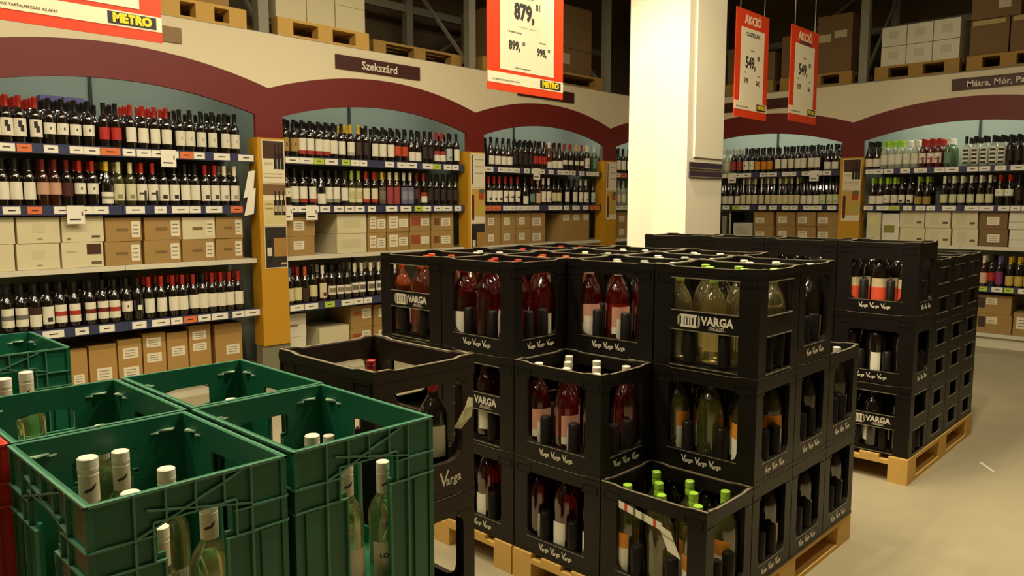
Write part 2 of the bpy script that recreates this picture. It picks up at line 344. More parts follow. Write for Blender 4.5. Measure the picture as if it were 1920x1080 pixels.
# shelf bottle types: key -> (description, shape, glass, cap, [(style, colour, colour2, z0, z1)])
W_ = 'e9e2cc'
TY = {
 'sw': ('red-capped dark bottle, white label with black swirl', 'bord', 'dark', 'red', [('swirl', W_, '1e1a16', .05, .165)]),
 'dotb': ('black-capped dark bottle, white label with small dot', 'bord', 'dark', 'black', [('dot', W_, '4a3b28', .075, .15)]),
 'redl': ('black-capped dark bottle with bright red label', 'bord', 'dark', 'black', [('plain', 'b5261c', None, .06, .145)]),
 'rw': ('red-capped dark bottle with plain white label', 'bord', 'dark', 'red', [('plain', W_, None, .05, .155)]),
 'bw': ('black-capped dark bottle with plain white label', 'bord', 'dark', 'black', [('plain', W_, None, .045, .16)]),
 'crest': ('black-capped dark bottle, white label with grey crest', 'bord', 'dark', 'black', [('dot', 'e3dcc6', 'b7b199', .045, .155)]),
 'pink': ('dark-capped brown bottle with pale pink label', 'bord', 'brown', 'dkred', [('plain', 'c79c80', None, .08, .16)]),
 'dk': ('dark bottle with dark red-brown label', 'bord', 'dark', 'dkred', [('plain', '4a1a14', None, .07, .16)]),
 'rsq': ('red-capped dark bottle with square white label', 'bord', 'dark', 'red', [('dot', W_, '4a3b28', .085, .16)]),
 'ylow': ('yellow-capped dark bottle with low white label', 'burg', 'dark', 'yellow', [('band', W_, '8a8470', .02, .1)]),
 'cart': ('cream-capped bottle with cream pictorial label', 'bord', 'olive', 'cream', [('fig', 'd9d0a8', '8d8a5e', .04, .16)]),
 'rpl': ('red-capped bottle, white label with plant drawing', 'bord', 'dark', 'red', [('plant', W_, '3a2f22', .04, .16)]),
 'bfig': ('black-capped bottle, white label with dark figure', 'bord', 'dark', 'black', [('fig', W_, '2a221b', .04, .16)]),
 'rfig': ('red-capped bottle, white label with dark figure', 'bord', 'dark', 'red', [('fig', W_, '4b4338', .04, .16)]),
 'ww': ('white-capped dark bottle with white label', 'bord', 'dark', 'white', [('fig', W_, 'a09a86', .04, .16)]),
 'gband': ('black-capped bottle, white label with grey band', 'bord', 'dark', 'black', [('band', W_, '75726a', .04, .165)]),
 'half': ('dark bottle, label white below and brown above', 'bord', 'dark', 'black', [('head', W_, '3a1d16', .03, .16)]),
 'rband': ('black-capped bottle, white label with red band', 'bord', 'dark', 'black', [('band', W_, 'b03325', .04, .165)]),
 'dband': ('black-capped bottle, white label with maroon band', 'bord', 'dark', 'black', [('band', W_, '722019', .04, .165)]),
 'emb': ('dark bottle with small white emblem only', 'bord', 'dark', 'black', [('plain', W_, None, .08, .115, 50)]),
 'gold': ('black-capped bottle, gold label with dark figure', 'bord', 'dark', 'black', [('dot', 'a98a4c', '2c2015', .05, .16)]),
 'wred': ('black-capped bottle, white label with red foot', 'bord', 'dark', 'black', [('foot', W_, 'a5332b', .03, .165)]),
 'wgrn': ('black-capped bottle, white label with grey-green foot', 'bord', 'dark', 'black', [('foot', W_, '8f9678', .03, .165)]),
 'goldcap': ('gold-capped dark bottle with brown label', 'bord', 'dark', 'yellow', [('plain', '3d2c20', None, .05, .16)]),
 'gcw': ('gold-capped dark bottle with white label', 'bord', 'dark', 'yellow', [('foot', W_, 'b9b29c', .04, .16)]),
 'dd': ('plain dark bottle with nearly black label', 'bord', 'dark', 'black', [('plain', '2a1a15', None, .05, .16)]),
 'orl': ('black-capped dark bottle with orange label', 'bord', 'dark', 'black', [('plain', 'c1461c', None, .06, .15)]),
 'hrw': ('red-capped bottle, label white below and red above', 'bord', 'dark', 'red', [('head', W_, 'a5332b', .03, .13)]),
 'blu': ('dark bottle with pale blue label', 'bord', 'dark', 'black', [('fig', 'b9c4bd', '6a7f86', .04, .16)]),
 'low': ('stocky dark bottle with low white label', 'burg', 'dark', 'black', [('plain', W_, None, .02, .105)]),
 'pale': ('pale-capped bottle with cream label', 'bord', 'olive', 'green', [('pic', 'd8d2a4', 'c3ba80', .03, .16)]),
 'redft': ('red-capped bottle, cream label with red foot', 'bord', 'dark', 'red', [('foot', 'ddd2ae', 'b03325', .03, .16)]),
 'pinky': ('cream-capped bottle with rose-red label', 'bord', 'brown', 'cream', [('plain', '9a3d3a', None, .02, .175)]),
 'bluy': ('cream-capped bottle with slate-blue label', 'bord', 'dark', 'cream', [('pic', '6a6a80', '8a8894', .02, .175)]),
 'olv': ('yellow-capped bottle with olive label', 'bord', 'dark', 'yellow', [('pic', '5b5440', '77705a', .02, .175)]),
 'cblu': ('blue-capped dark bottle with cream label', 'bord', 'dark', 'blue', [('plain', 'd8cd9a', None, .03, .14)]),
 'cred': ('red-capped dark bottle with cream label', 'bord', 'dark', 'red', [('plain', 'd8cd9a', None, .03, .14)]),
 'ora': ('orange-capped dark bottle without clear label', 'bord', 'dark', 'orange', [('plain', '3a2415', None, .04, .13)]),
 'crm': ('dark bottle with cream label', 'bord', 'dark', 'black', [('plain', 'd8cd9a', None, .05, .15)]),
 'wfig': ('white-capped brown bottle, orange and white label', 'bord', 'brown', 'white', [('fig', 'e0cfae', '6d3a20', .03, .16)]),
 'pic': ('black-capped bottle with landscape picture label', 'bord', 'dark', 'black', [('pic', W_, '8a8068', .05, .13)]),
 'wpic': ('white-capped bottle with landscape picture label', 'bord', 'dark', 'white', [('pic', W_, '6f6754', .05, .14)]),
 'burw': ('burgundy-shaped dark bottle with white label', 'burg', 'dark', 'black', [('plain', W_, None, .03, .12)]),
 'wlow': ('white-capped bottle with low white label', 'burg', 'red', 'white', [('plain', W_, None, .02, .09)]),
 'rlow': ('red-capped bottle with narrow white label', 'bord', 'dark', 'red', [('plain', W_, None, .07, .12)]),
 'ylo': ('gold-capped bottle with narrow white label', 'bord', 'dark', 'yellow', [('plain', W_, None, .07, .12)]),
 'teal': ('dark bottle with teal label', 'bord', 'dark', 'dkred', [('plain', '6f8f7c', None, .04, .13)]),
 'wpk': ('white-capped bottle with pinkish label', 'bord', 'brown', 'white', [('plain', 'd9b295', None, .03, .14)]),
 'grn': ('green bottle standing at the shelf end', 'bord', 'green', 'white', [('plain', '6f8e78', None, .04, .16)]),
 'pcl': ('pale clear bottle with grey cap', 'bord', 'clear', 'grey', [('plain', 'd5cba8', None, .04, .14)]),
 'rdl': ('grey-capped bottle with red label', 'bord', 'dark', 'grey', [('plain', 'a8392b', None, .04, .15)]),
 'wdk': ('black-capped bottle, white label with dark patch', 'bord', 'dark', 'black', [('dot', W_, '23201c', .04, .15)]),
 'org': ('black-capped bottle with orange-yellow label', 'bord', 'dark', 'black', [('plain', 'd98a1e', None, .04, .14)]),
 'flw': ('slim flute bottle with low white label', 'flute', 'dark', 'black', [('plain', W_, None, .02, .12)]),
 'flc': ('slim flute bottle with cream label and pale cap', 'flute', 'dark', 'cream', [('plain', 'd9cda0', None, .02, .13)]),
 'flg': ('slim flute bottle with pale green label', 'flute', 'dark', 'black', [('fig', 'cfd3a5', 'a5ad78', .02, .13)]),
 'lim': ('lime-capped pale green bottle with white label', 'bord', 'clear', 'lime', [('plain', W_, None, .05, .16)]),
 'wcl': ('white-capped pale green bottle with white label', 'bord', 'clear', 'white', [('dot', W_, 'c9c7a8', .05, .16)]),
 'rsl': ('red-capped bottle, white label with slanted stroke', 'bord', 'red', 'red', [('plant', W_, 'a0303a', .05, .16)]),
 'stp': ('dark-capped pale bottle with black-striped white label', 'bord', 'clear', 'black', [('stripes', 'e3e0d0', '23211d', .03, .2)]),
 'limb': ('lime-capped burgundy bottle with low white label', 'burg', 'dark', 'lime', [('plain', W_, None, .02, .11)]),
 'limw': ('lime-capped dark bottle, white label with drawing', 'bord', 'dark', 'lime', [('dot', W_, '8a876c', .03, .12)]),
 'wbig': ('dark bottle, white label with black triangle', 'bord', 'dark', 'black', [('fig', W_, '23201c', .03, .12)]),
 'gld': ('pale-capped dark bottle with low gold label', 'burg', 'dark', 'green', [('plain', 'a98a3c', None, .02, .1)]),
 'pgl': ('white-capped dark bottle with pale green label', 'bord', 'dark', 'white', [('plain', 'cfcda2', None, .03, .12)]),
 'rhi': ('crimson-capped bottle with high white label', 'burg', 'dark', 'red', [('dot', W_, 'a8a390', .1, .17)]),
 'mag': ('dark bottle with magenta label', 'bord', 'dark', 'purple', [('plain', '8a2f6a', None, .03, .16)]),
 'ykg': ('yellow-capped dark bottle with gold label', 'bord', 'dark', 'yellow', [('plain', 'c4ab4a', None, .02, .12)])}
SH = [  # bay, shelf, picture columns of the bottle centres by type
 ('b0', 'A', [('sw', -12, 12, 37, 67), ('dotb', 93, 117, 141, 166), ('redl', 195, 217), ('rw', 245, 268, 290, 312), ('crest', 337, 356, 377, 398, 422, 440)]),
 ('b0', 'B', [('bw', -20, 5, 28, 55), ('pink', 81, 102), ('dk', 126), ('rsq', 150, 174), ('ylow', 200), ('cart', 223, 245), ('rpl', 266, 287), ('bfig', 307, 326), ('bw', 347, 366), ('rfig', 385, 403), ('ww', 421, 440)]),
 ('b0', 'D', [('gband', 14, 41), ('half', 66), ('bfig', 90), ('rband', 114, 140), ('dband', 169, 193), ('rband', 215), ('dotb', 238), ('emb', 259), ('rw', 280, 303, 325, 342, 363), ('bw', 378), ('rw', 395, 413, 430, 447)]),
 ('b1', 'A', [('gold', 534, 551), ('wred', 566, 581, 597, 611), ('bw', 625, 640), ('gcw', 657), ('goldcap', 672), ('dd', 686), ('bw', 702, 717, 732), ('orl', 745, 758), ('low', 770, 782), ('dd', 796, 807), ('hrw', 818, 829), ('blu', 841), ('bw', 855)]),
 ('b1', 'B', [('dotb', 537), ('wgrn', 552), ('wred', 568, 585), ('low', 602), ('wgrn', 616, 630), ('bw', 645), ('pale', 659, 671), ('redft', 686, 701), ('olv', 716), ('pinky', 730, 743), ('bluy', 757, 769), ('dk', 781), ('hrw', 794), ('dd', 806, 818, 830, 842, 853)]),
 ('b1', 'D', [('cblu', 543), ('cred', 558), ('ora', 572), ('crm', 587), ('wfig', 605), ('pic', 622, 637, 650), ('wpic', 665, 678, 695, 710, 725, 740)]),
 ('b2', 'A', [('burw', 920, 932, 943, 954), ('dd', 965, 975, 985, 994), ('redl', 1003, 1012, 1020), ('wlow', 1029), ('low', 1039, 1048), ('rlow', 1058, 1069), ('ylo', 1080), ('rlow', 1090), ('ww', 1100), ('grn', 1114)]),
 ('b2', 'B', [('rfig', 916, 926, 936), ('rpl', 947, 958, 970), ('low', 984), ('teal', 997), ('wpk', 1008), ('ww', 1018, 1028), ('crm', 1038, 1047), ('bw', 1062, 1077), ('ww', 1088, 1098), ('blu', 1111)]),
 ('b3', 'A', [('bw', 1159, 1168, 1178)]), ('b3', 'B', [('pcl', 1159, 1168, 1178)]),
 ('r1', 'A', [('pcl', 1340, 1352, 1364), ('rdl', 1376, 1387), ('wdk', 1399, 1410), ('org', 1421, 1433, 1444), ('bw', 1459, 1471, 1484, 1496, 1507), ('bw', 1521, 1533), ('low', 1552, 1567)]),
 ('r1', 'B', [('flw', 1349, 1360, 1371, 1383), ('flc', 1394, 1405, 1416, 1428, 1440, 1451, 1462, 1473, 1484, 1495), ('flw', 1507, 1519, 1531), ('flg', 1543, 1556, 1568)]),
 ('r2', 'A', [('burw', 1630, 1643), ('lim', 1658, 1672, 1685), ('wcl', 1700, 1715), ('rsl', 1730, 1745, 1759), ('grn', 1777), ('stp', 1811, 1828, 1845, 1862, 1878), ('dd', 1893, 1907, 1921)]),
 ('r2', 'B', [('limb', 1636, 1649), ('limw', 1663, 1677), ('wbig', 1691, 1706), ('gld', 1722, 1738), ('pgl', 1770, 1787, 1803, 1820, 1838, 1855), ('rhi', 1874, 1892), ('dd', 1910, 1926)]),
 ('r2', 'D', [('crm', 1829), ('wpk', 1842), ('redl', 1858), ('mag', 1873), ('ykg', 1893, 1910, 1927)])]
BACK = MB()
for bay, sh, runs in SH:
    key, wall, x0, x1, nm = BAYN[bay]; z = dict(A=ZA, B=ZB, D=ZD)[sh]
    lev = dict(A='top shelf', B='second shelf', D='low shelf')[sh]
    used = []
    for run in runs:
        desc, shape, glass, cap, labs = TY[run[0]]
        for px in run[1:]:
            y = .095+random.uniform(-.008, .008); s = px_s(wall, px, z+.12, y)
            rmin = .072 if shape != 'burg' else .08
            if used and s-used[-1] < rmin: s = used[-1]+rmin
            if s < x0+.13 or s > x1-.13+(.1 if bay == 'b3' else 0): continue
            used.append(s)
            (lx, ly), rz = place(wall, s, y)
            lb = f'{desc}, {lev}, {nm}'
            bottle('wine_bottle', shape, glass, cap, labs, (lx, ly, z), rz+random.uniform(-.12, .12), lb, lb, n=12)
            # the bottles standing behind it
            P, top, r, z0, _ = PROF[shape]
            for k in range(1, 4 if sh == 'A' else 3):
                (bx, by), _q = place(wall, s+random.uniform(-.004, .004), y+.092*k)
                if random.random() < .12: continue
                BACK.lathe(P, GL[glass], 8, bx, by, z)
                BACK.lathe([(r, z0), (r, top-.018), (r+.0015, top-.015), (r-.001, top)], mat('cap_'+cap, rgb(CAPC[cap]), .35), 8, bx, by, z)
tag(put('wine_bottles_behind', BACK.mesh('wine_bottles_behind', True)), 'rows of wine bottles standing behind the front bottles on shelves', 'bottles', kind='stuff')

# ---------------------------------------------------------------- cartons
CARD = {'brown': mat('cardboard_brown', rgb('#a5834b'), .8, noise=.06, nscale=5), 'cream': mat('cardboard_cream', rgb('#d8cda6'), .7, noise=.03, nscale=5),
        'tan': mat('cardboard_tan', rgb('#b0894a'), .8, noise=.06, nscale=5), 'white': mat('cardboard_white', rgb('#e2dcc4'), .6, noise=.02), 'black': mat('carton_black', rgb('#1d1a17'), .5),
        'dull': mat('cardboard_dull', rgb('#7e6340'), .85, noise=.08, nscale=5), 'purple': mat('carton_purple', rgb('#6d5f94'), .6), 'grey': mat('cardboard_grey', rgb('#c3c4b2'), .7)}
SEAM = paper('6d5838')
def carton(colour, wall, x0, x1, y0, dep, z0, z1, label, stickers=(), turn=0, base=None, group=None):
    if wall in 'LR': (lx, ly), rz = place(wall, (x0+x1)/2, y0)
    else: lx, ly, rz = base[0], base[1], base[2]
    t = thing('carton', label, 'box', (lx, ly, z0), rz+turn, group); wd = (x1-x0)/2; h = z1-z0
    m = MB(); m.box(-wd, wd, 0, dep, 0, h, CARD[colour]); put('carton_body', m.mesh('carton_body'), t)
    m = MB(); m.box(-wd, wd, dep*.49, dep*.51, h, h+.0006, SEAM); put('flap_seam', m.mesh('flap_seam'), t)
    for (a, b, c, d, col) in stickers:
        m = MB(); m.box(-wd+a*2*wd, -wd+b*2*wd, -.0012, 0, c*h, d*h, paper(col))
        if col in ('e6ddc2', 'e0d8c0'):
            for q in range(3):
                e = c+(d-c)*(.2+.25*q); m.box(-wd+(a+.15*(b-a))*2*wd, -wd+(a+.8*(b-a))*2*wd, -.0015, -.0012, e*h, (e+.08*(d-c))*h, paper('8d8264'))
        put('sticker', m.mesh('sticker'), t)
ST = 'e6ddc2'
# bay, level, [(px0, px1, tiers, zheight, colours bottom..top, stickers bottom..top)]
S1 = [(.72, .96, .15, .85, ST), (.3, .62, .42, .55, '7d6238')]; S2 = [(.2, .6, .25, .7, ST)]
CB = [('b0', ZC, [(-70, 27, 2, .175, 'cream', []), (32, 112, 2, .175, 'cream', [(.35, .65, .4, .75, 'cfc49c'), (.45, .58, .12, .18, 'a3946c')]),
             (116, 194, 2, .175, 'cream', [(.1, .35, .6, .66, 'b9ab80'), (.7, .9, .15, .25, '6a5638'), (.1, .2, .08, .16, '8d7d58')]),
             (198, 265, 2, .17, 'brown', S1), (271, 339, 2, .17, 'brown', S1), (342, 403, 2, .168, 'brown', S1), (405, 455, 2, .168, 'brown', S1)]),
      ('b0', ZE, [(60, 128, 1, .33, 'tan', [(.3, .8, .3, .55, ST)]), (133, 166, 1, .33, 'tan', [(.2, .8, .25, .45, ST)]), (170, 221, 1, .34, 'tan', [(.25, .8, .25, .5, ST)]), (224, 268, 1, .36, 'tan', [(.2, .85, .6, .82, ST), (.2, .85, .2, .42, ST)]),
             (271, 313, 1, .385, 'tan', [(.15, .8, .72, .9, ST), (.15, .8, .42, .6, ST)]), (316, 354, 1, .37, 'tan', [(.2, .85, .5, .7, ST)]), (357, 397, 1, .405, 'tan', [(.15, .8, .72, .88, ST), (.15, .8, .5, .65, ST)]), (405, 455, 1, .39, 'tan', [(.4, .9, .35, .55, ST)])]),
      ('b1', ZC, [(533, 590, 2, .165, 'brown', [(.3, .65, .3, .75, ST)]), (632, 687, 2, .175, 'cream', [(.2, .8, .3, .7, 'cdc29a')]),
             (690, 724, 2, .175, 'brown', [(.1, .45, .2, .85, ST), (.52, .95, .2, .7, ST)]), (726, 766, 2, .175, 'brown', [(.1, .5, .2, .85, ST), (.55, .95, .25, .7, ST)]), (769, 806, 2, .175, 'brown', [(.05, .5, .3, .8, '9a4a2a'), (.55, .95, .3, .7, ST)]), (809, 850, 2, .175, 'brown', [(.1, .35, .3, .7, '7a4a24'), (.45, .85, .25, .7, ST)])]),
      ('b1', ZE, [(536, 574, 2, .2, 'white', [(.0, .6, .45, .55, '8d7d58')]), (600, 655, 1, .25, 'cream', []), (658, 697, 2, .205, 'brown', [(.55, .95, .4, .85, ST), (.1, .5, .6, .75, '9a4a2a')]), (701, 745, 2, .2, 'brown', [(.2, .6, .4, .8, ST)])]),
      ('b2', ZC, [(909, 938, 2, .17, 'brown', S2), (940, 966, 2, .17, 'brown', S2), (968, 994, 2, .17, 'brown', S2), (996, 1022, 2, .17, 'brown', [(.1, .7, .15, .65, ST)]), (1050, 1104, 1, .33, 'brown', [(.1, .3, .75, .95, ST), (.45, .65, .75, .95, ST), (.8, .98, .75, .95, ST)])]),
      ('b3', ZC, [(1156, 1180, 2, .17, 'brown', S2)]),
      ('r1', ZC, [(1350, 1370, 1, .34, 'black', [(.2, .6, .1, .85, '8d8a7c'), (.85, .98, .05, .95, 'c9c3ae')]), (1375, 1410, 1, .2, 'grey', [(.2, .8, .3, .7, 'b5b5a2')]), (1413, 1450, 2, .172, 'brown', [(.1, .55, .15, .55, ST)]), (1456, 1491, 2, .172, 'brown', [(.1, .55, .2, .65, ST)]), (1493, 1529, 2, .172, 'brown', [(.1, .55, .2, .65, ST)]), (1532, 1573, 2, .172, 'brown', [(.05, .5, .2, .65, ST)])]),
      ('r2', ZC, [(1624, 1650, 1, .345, 'cream', [(.2, .8, .6, .9, 'ded79a'), (.3, .75, .1, .25, ST)]), (1653, 1684, 1, .335, 'white', [(.1, .75, .35, .6, '8d8338')]), (1687, 1733, 2, .18, 'cream', [(.2, .55, .2, .8, 'cfc69e'), (.7, .9, .25, .38, '5d553a')]), (1735, 1782, 2, .18, 'cream', [(.2, .55, .2, .8, 'cfc69e'), (.7, .9, .25, .38, '5d553a')]), (1785, 1833, 2, .18, 'cream', [(.2, .55, .2, .8, 'cfc69e'), (.7, .9, .25, .38, '5d553a')]), (1836, 1889, 2, .178, 'dull', [(.28, .72, .25, .72, ST)]), (1892, 1945, 2, .18, 'white', [(.0, 1, .4, .45, 'b9b496')])]),
      ('r2', ZE, [(1826, 1896, 2, .2, 'brown', [(.1, .3, .3, .85, '3a2f20'), (.33, .62, .5, .85, ST)]), (1899, 1960, 1, .24, 'brown', [(.1, .5, .3, .8, ST)])])]
for pa, pb, what in ((78, 118, 'first'), (122, 160, 'second')):
    carton('purple', 'L', px_s('L', pa, 2.1, .44), px_s('L', pb, 2.1, .44), .44, .1, ZA+.002, ZA+.375, f'{what} purple gift carton behind the bottles, top shelf, red-banner bay')
ALT = {('b0', 342, 1): 'cream'}
for bay, z, L in CB:
    key, wall, x0, x1, nm = BAYN[bay]
    lev = 'third shelf' if z == ZC else 'bottom shelf'
    for k, (pa, pb, tiers, hz, colour, st) in enumerate(L):
        for q in range(tiers):
            zz = z+.002+q*(hz+.002); y = .07+random.uniform(0, .015)+(.05 if z == ZE else 0)
            a, b = px_s(wall, pa, zz+.08, y), px_s(wall, pb, zz+.08, y)
            a = max(a, x0+.135); b = min(b, x1-.135) if bay != 'b3' else b
            cc = ALT.get((bay, pa, q), colour); s2 = list(st)
            if bay == 'b0' and pa == 116 and q == 0: s2 = [(.6, .95, .5, .92, '4a2416'), (.1, .35, .6, .66, 'b9ab80'), (.7, .95, .1, .22, '6a5638')]
            tier = '' if tiers == 1 else (', lower of pair' if q == 0 else ', upper of pair')
            carton(cc, wall, a, b, y, .36 if bay != 'b1' or pa != 632 else .44, zz, zz+hz,
                   f'{cc} wine carton{tier}, {ORD[len(L)-1-k]} from corner-side post, {lev}, {nm}', s2, turn=random.uniform(-.015, .015))
# ---------------------------------------------------------------- upper storage above the arcades
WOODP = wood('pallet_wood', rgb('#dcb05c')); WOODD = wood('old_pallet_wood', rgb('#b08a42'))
def pallet(label, loc, rz, L, D, H, wm, group=None):     # L along local x, D along local y, origin at the front-left floor corner
    t = thing('pallet', label, 'pallet', loc, rz, group); s = H/.144
    bh = .022*s; kh = .078*s; bw = .1
    nb = 7; wdt = L/nb*.82
    def part(n, *b):
        m = MB(); m.box(*b, wm); put(n, m.mesh(n), t)
    for q in (0, D/2-bw/2, D-bw): part('skid_board', 0, L, q, q+bw, 0, bh)
    for x in (0, L/2-.0725, L-.145):
        for q in (0, D/2-bw/2, D-bw): part('block', x, x+.145, q, q+bw, bh, bh+kh)
        part('stringer_board', x, x+.145, 0, D, bh+kh, 2*bh+kh)
    n = 6
    for i in range(n):
        y0 = (D-bw)*i/(n-1); part('deck_board', 0, L, y0, y0+bw, 2*bh+kh, H)
ZR = 2.882
for wall, nm, xs, x0, x1 in (('L', 'left', (.89, 3.2, 5.5, 7.8), 0, 9.05), ('R', 'right', (-5.6, -3.3, -1.0), -5.7, 0)):
    (lx, ly), rz = place(wall, 0, 0)
    t = thing('pallet_rack', 'grey steel pallet rack above the arches along the ' + ('Szekszárd' if wall == 'L' else 'Mátra') + ' wall', 'rack', (lx, ly, 0), rz)
    for y in (.1, 1.1):
        m = MB(); m.box(x0, x1, y-.03, y+.03, ZR-.12, ZR, GREYM); put('beam', m.mesh('beam'), t)
    m = MB(); m.box(x0, x1, .13, 1.07, ZR-.03, ZR-.004, SHELFD); put('deck', m.mesh('deck'), t)
    for x in xs:
        for y in (.1, 1.1):
            m = MB(); m.box(x-.045, x+.045, y-.04, y+.04, 0, 5.2, GREYM)
            put('upright', m.mesh('upright'), t)
        for k in range(2):
            m = MB(); a, b = (.14, 1.06) if k % 2 == 0 else (1.06, .14)
            m.bar((x, a, 2.95+k*1.0), (x, b, 3.95+k*1.0), .03, .03, GREYM); put('brace', m.mesh('brace'), t)
    for y in (1.1,):
        m = MB(); m.box(x0, x1, y-.02, y+.02, 3.6, 3.68, GREYM); put('beam', m.mesh('beam'), t)
        for i in range(len(xs)-1):
            m = MB(); m.bar((xs[i], 1.12, 2.95), (xs[i+1], 1.12, 4.4), .03, .03, GREYM); put('brace', m.mesh('brace'), t)
def store(wall, pa, pb, lab, wm, boxes, H=.15, y=.09, D=.9):
    s0, s1 = px_s(wall, pa, ZR+.1, y), px_s(wall, pb, ZR+.1, y)
    (lx, ly), rz = place(wall, s0, y)
    pallet(f'wooden pallet on the rack {lab}', (lx, ly, ZR), rz, s1-s0, D, H, wm)
    for k, (fa, fb, dy, dep, z0, z1, col, st, what) in enumerate(boxes):
        a, b = s0+(s1-s0)*fa, s0+(s1-s0)*fb
        carton(col, wall, a, b, y+dy, dep, ZR+H+z0+.001, ZR+H+z1, what, st)
store('L', 300, 462, 'beside the red hanging banner', WOODP, [(.05, .8, .02, .5, 0, .5, 'brown', [(.2, .5, .3, .5, ST)], 'brown carton on the rack pallet beside the red banner')])
store('L', 520, 692, 'above the Szekszárd plate', WOODP, [(.0, .31, .02, .4, 0, .42, 'cream', [], 'cream carton on rack above Szekszárd plate, next to steel upright'),
      (.32, .62, .02, .4, 0, .42, 'cream', [], 'cream carton on rack above Szekszárd plate, in the middle'), (.63, .97, .02, .4, 0, .2, 'cream', [], 'low cream carton on rack above Szekszárd plate'),
      (.63, .97, .02, .4, .202, .42, 'cream', [], 'cream carton stacked on low carton above Szekszárd plate')])
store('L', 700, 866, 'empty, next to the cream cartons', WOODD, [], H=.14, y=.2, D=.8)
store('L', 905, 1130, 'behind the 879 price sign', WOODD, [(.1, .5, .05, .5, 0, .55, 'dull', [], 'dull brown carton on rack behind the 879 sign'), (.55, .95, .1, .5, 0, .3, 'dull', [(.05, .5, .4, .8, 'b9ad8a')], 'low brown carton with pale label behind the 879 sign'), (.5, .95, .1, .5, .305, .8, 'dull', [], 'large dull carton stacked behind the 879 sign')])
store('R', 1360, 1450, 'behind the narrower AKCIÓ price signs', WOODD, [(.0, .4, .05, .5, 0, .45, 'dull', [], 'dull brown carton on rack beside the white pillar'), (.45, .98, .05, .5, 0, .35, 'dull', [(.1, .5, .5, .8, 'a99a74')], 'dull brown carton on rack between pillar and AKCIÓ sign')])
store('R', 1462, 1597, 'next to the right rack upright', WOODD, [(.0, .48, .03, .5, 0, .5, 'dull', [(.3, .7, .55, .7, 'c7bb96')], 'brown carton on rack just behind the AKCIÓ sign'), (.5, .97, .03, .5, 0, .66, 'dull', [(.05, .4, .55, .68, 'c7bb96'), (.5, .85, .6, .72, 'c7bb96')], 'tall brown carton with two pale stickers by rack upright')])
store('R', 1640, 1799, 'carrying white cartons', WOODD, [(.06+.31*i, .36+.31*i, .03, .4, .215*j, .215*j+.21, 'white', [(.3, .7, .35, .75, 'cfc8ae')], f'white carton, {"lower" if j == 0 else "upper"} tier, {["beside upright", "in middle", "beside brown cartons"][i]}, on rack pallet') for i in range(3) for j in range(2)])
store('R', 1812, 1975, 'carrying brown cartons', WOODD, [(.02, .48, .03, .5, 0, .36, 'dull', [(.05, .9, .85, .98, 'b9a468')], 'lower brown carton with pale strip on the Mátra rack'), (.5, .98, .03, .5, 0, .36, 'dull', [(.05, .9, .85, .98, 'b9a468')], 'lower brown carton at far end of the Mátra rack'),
      (.02, .6, .03, .5, .365, .8, 'dull', [(.55, .8, .2, .7, 'c9c1a6')], 'upper brown carton with white sticker on the Mátra rack')])
# ---------------------------------------------------------------- pillar
PILW = mat('pillar_white', rgb('#e6dcc0'), .55, noise=.02, nscale=4)
t = tag(thing('pillar', 'square white pillar rising behind the black crates', 'pillar'), kind='structure')
del t['category']
m = MB(); m.box(5.0, 5.52, 3.02, 3.54, 0, 5.4, PILW); put('pillar_shaft', m.mesh('pillar_shaft'), t)
m = MB(); m.box(5.09, 5.51, 3.008, 3.02, 1.85, 5.39, PILW); put('pillar_cladding', m.mesh('pillar_cladding'), t)
for z, l in ((1.766, 'upper'), (1.703, 'lower')):
    t = thing('label_strip', f'{l} of two dark strips on the white pillar', 'strip', (5.0, 3.02, z))
    m = MB(); m.box(.03, .51, -.012, -.0005, 0, .046, mat('dark_violet_strip', rgb('#3a2c38'), .4)); put('strip_body', m.mesh('strip_body'), t)
    m = MB(); m.box(.03, .51, -.014, -.012, 0, .005, mat('strip_edge', rgb('#8a7a6a'), .4)); put('strip_edge', m.mesh('strip_edge'), t)
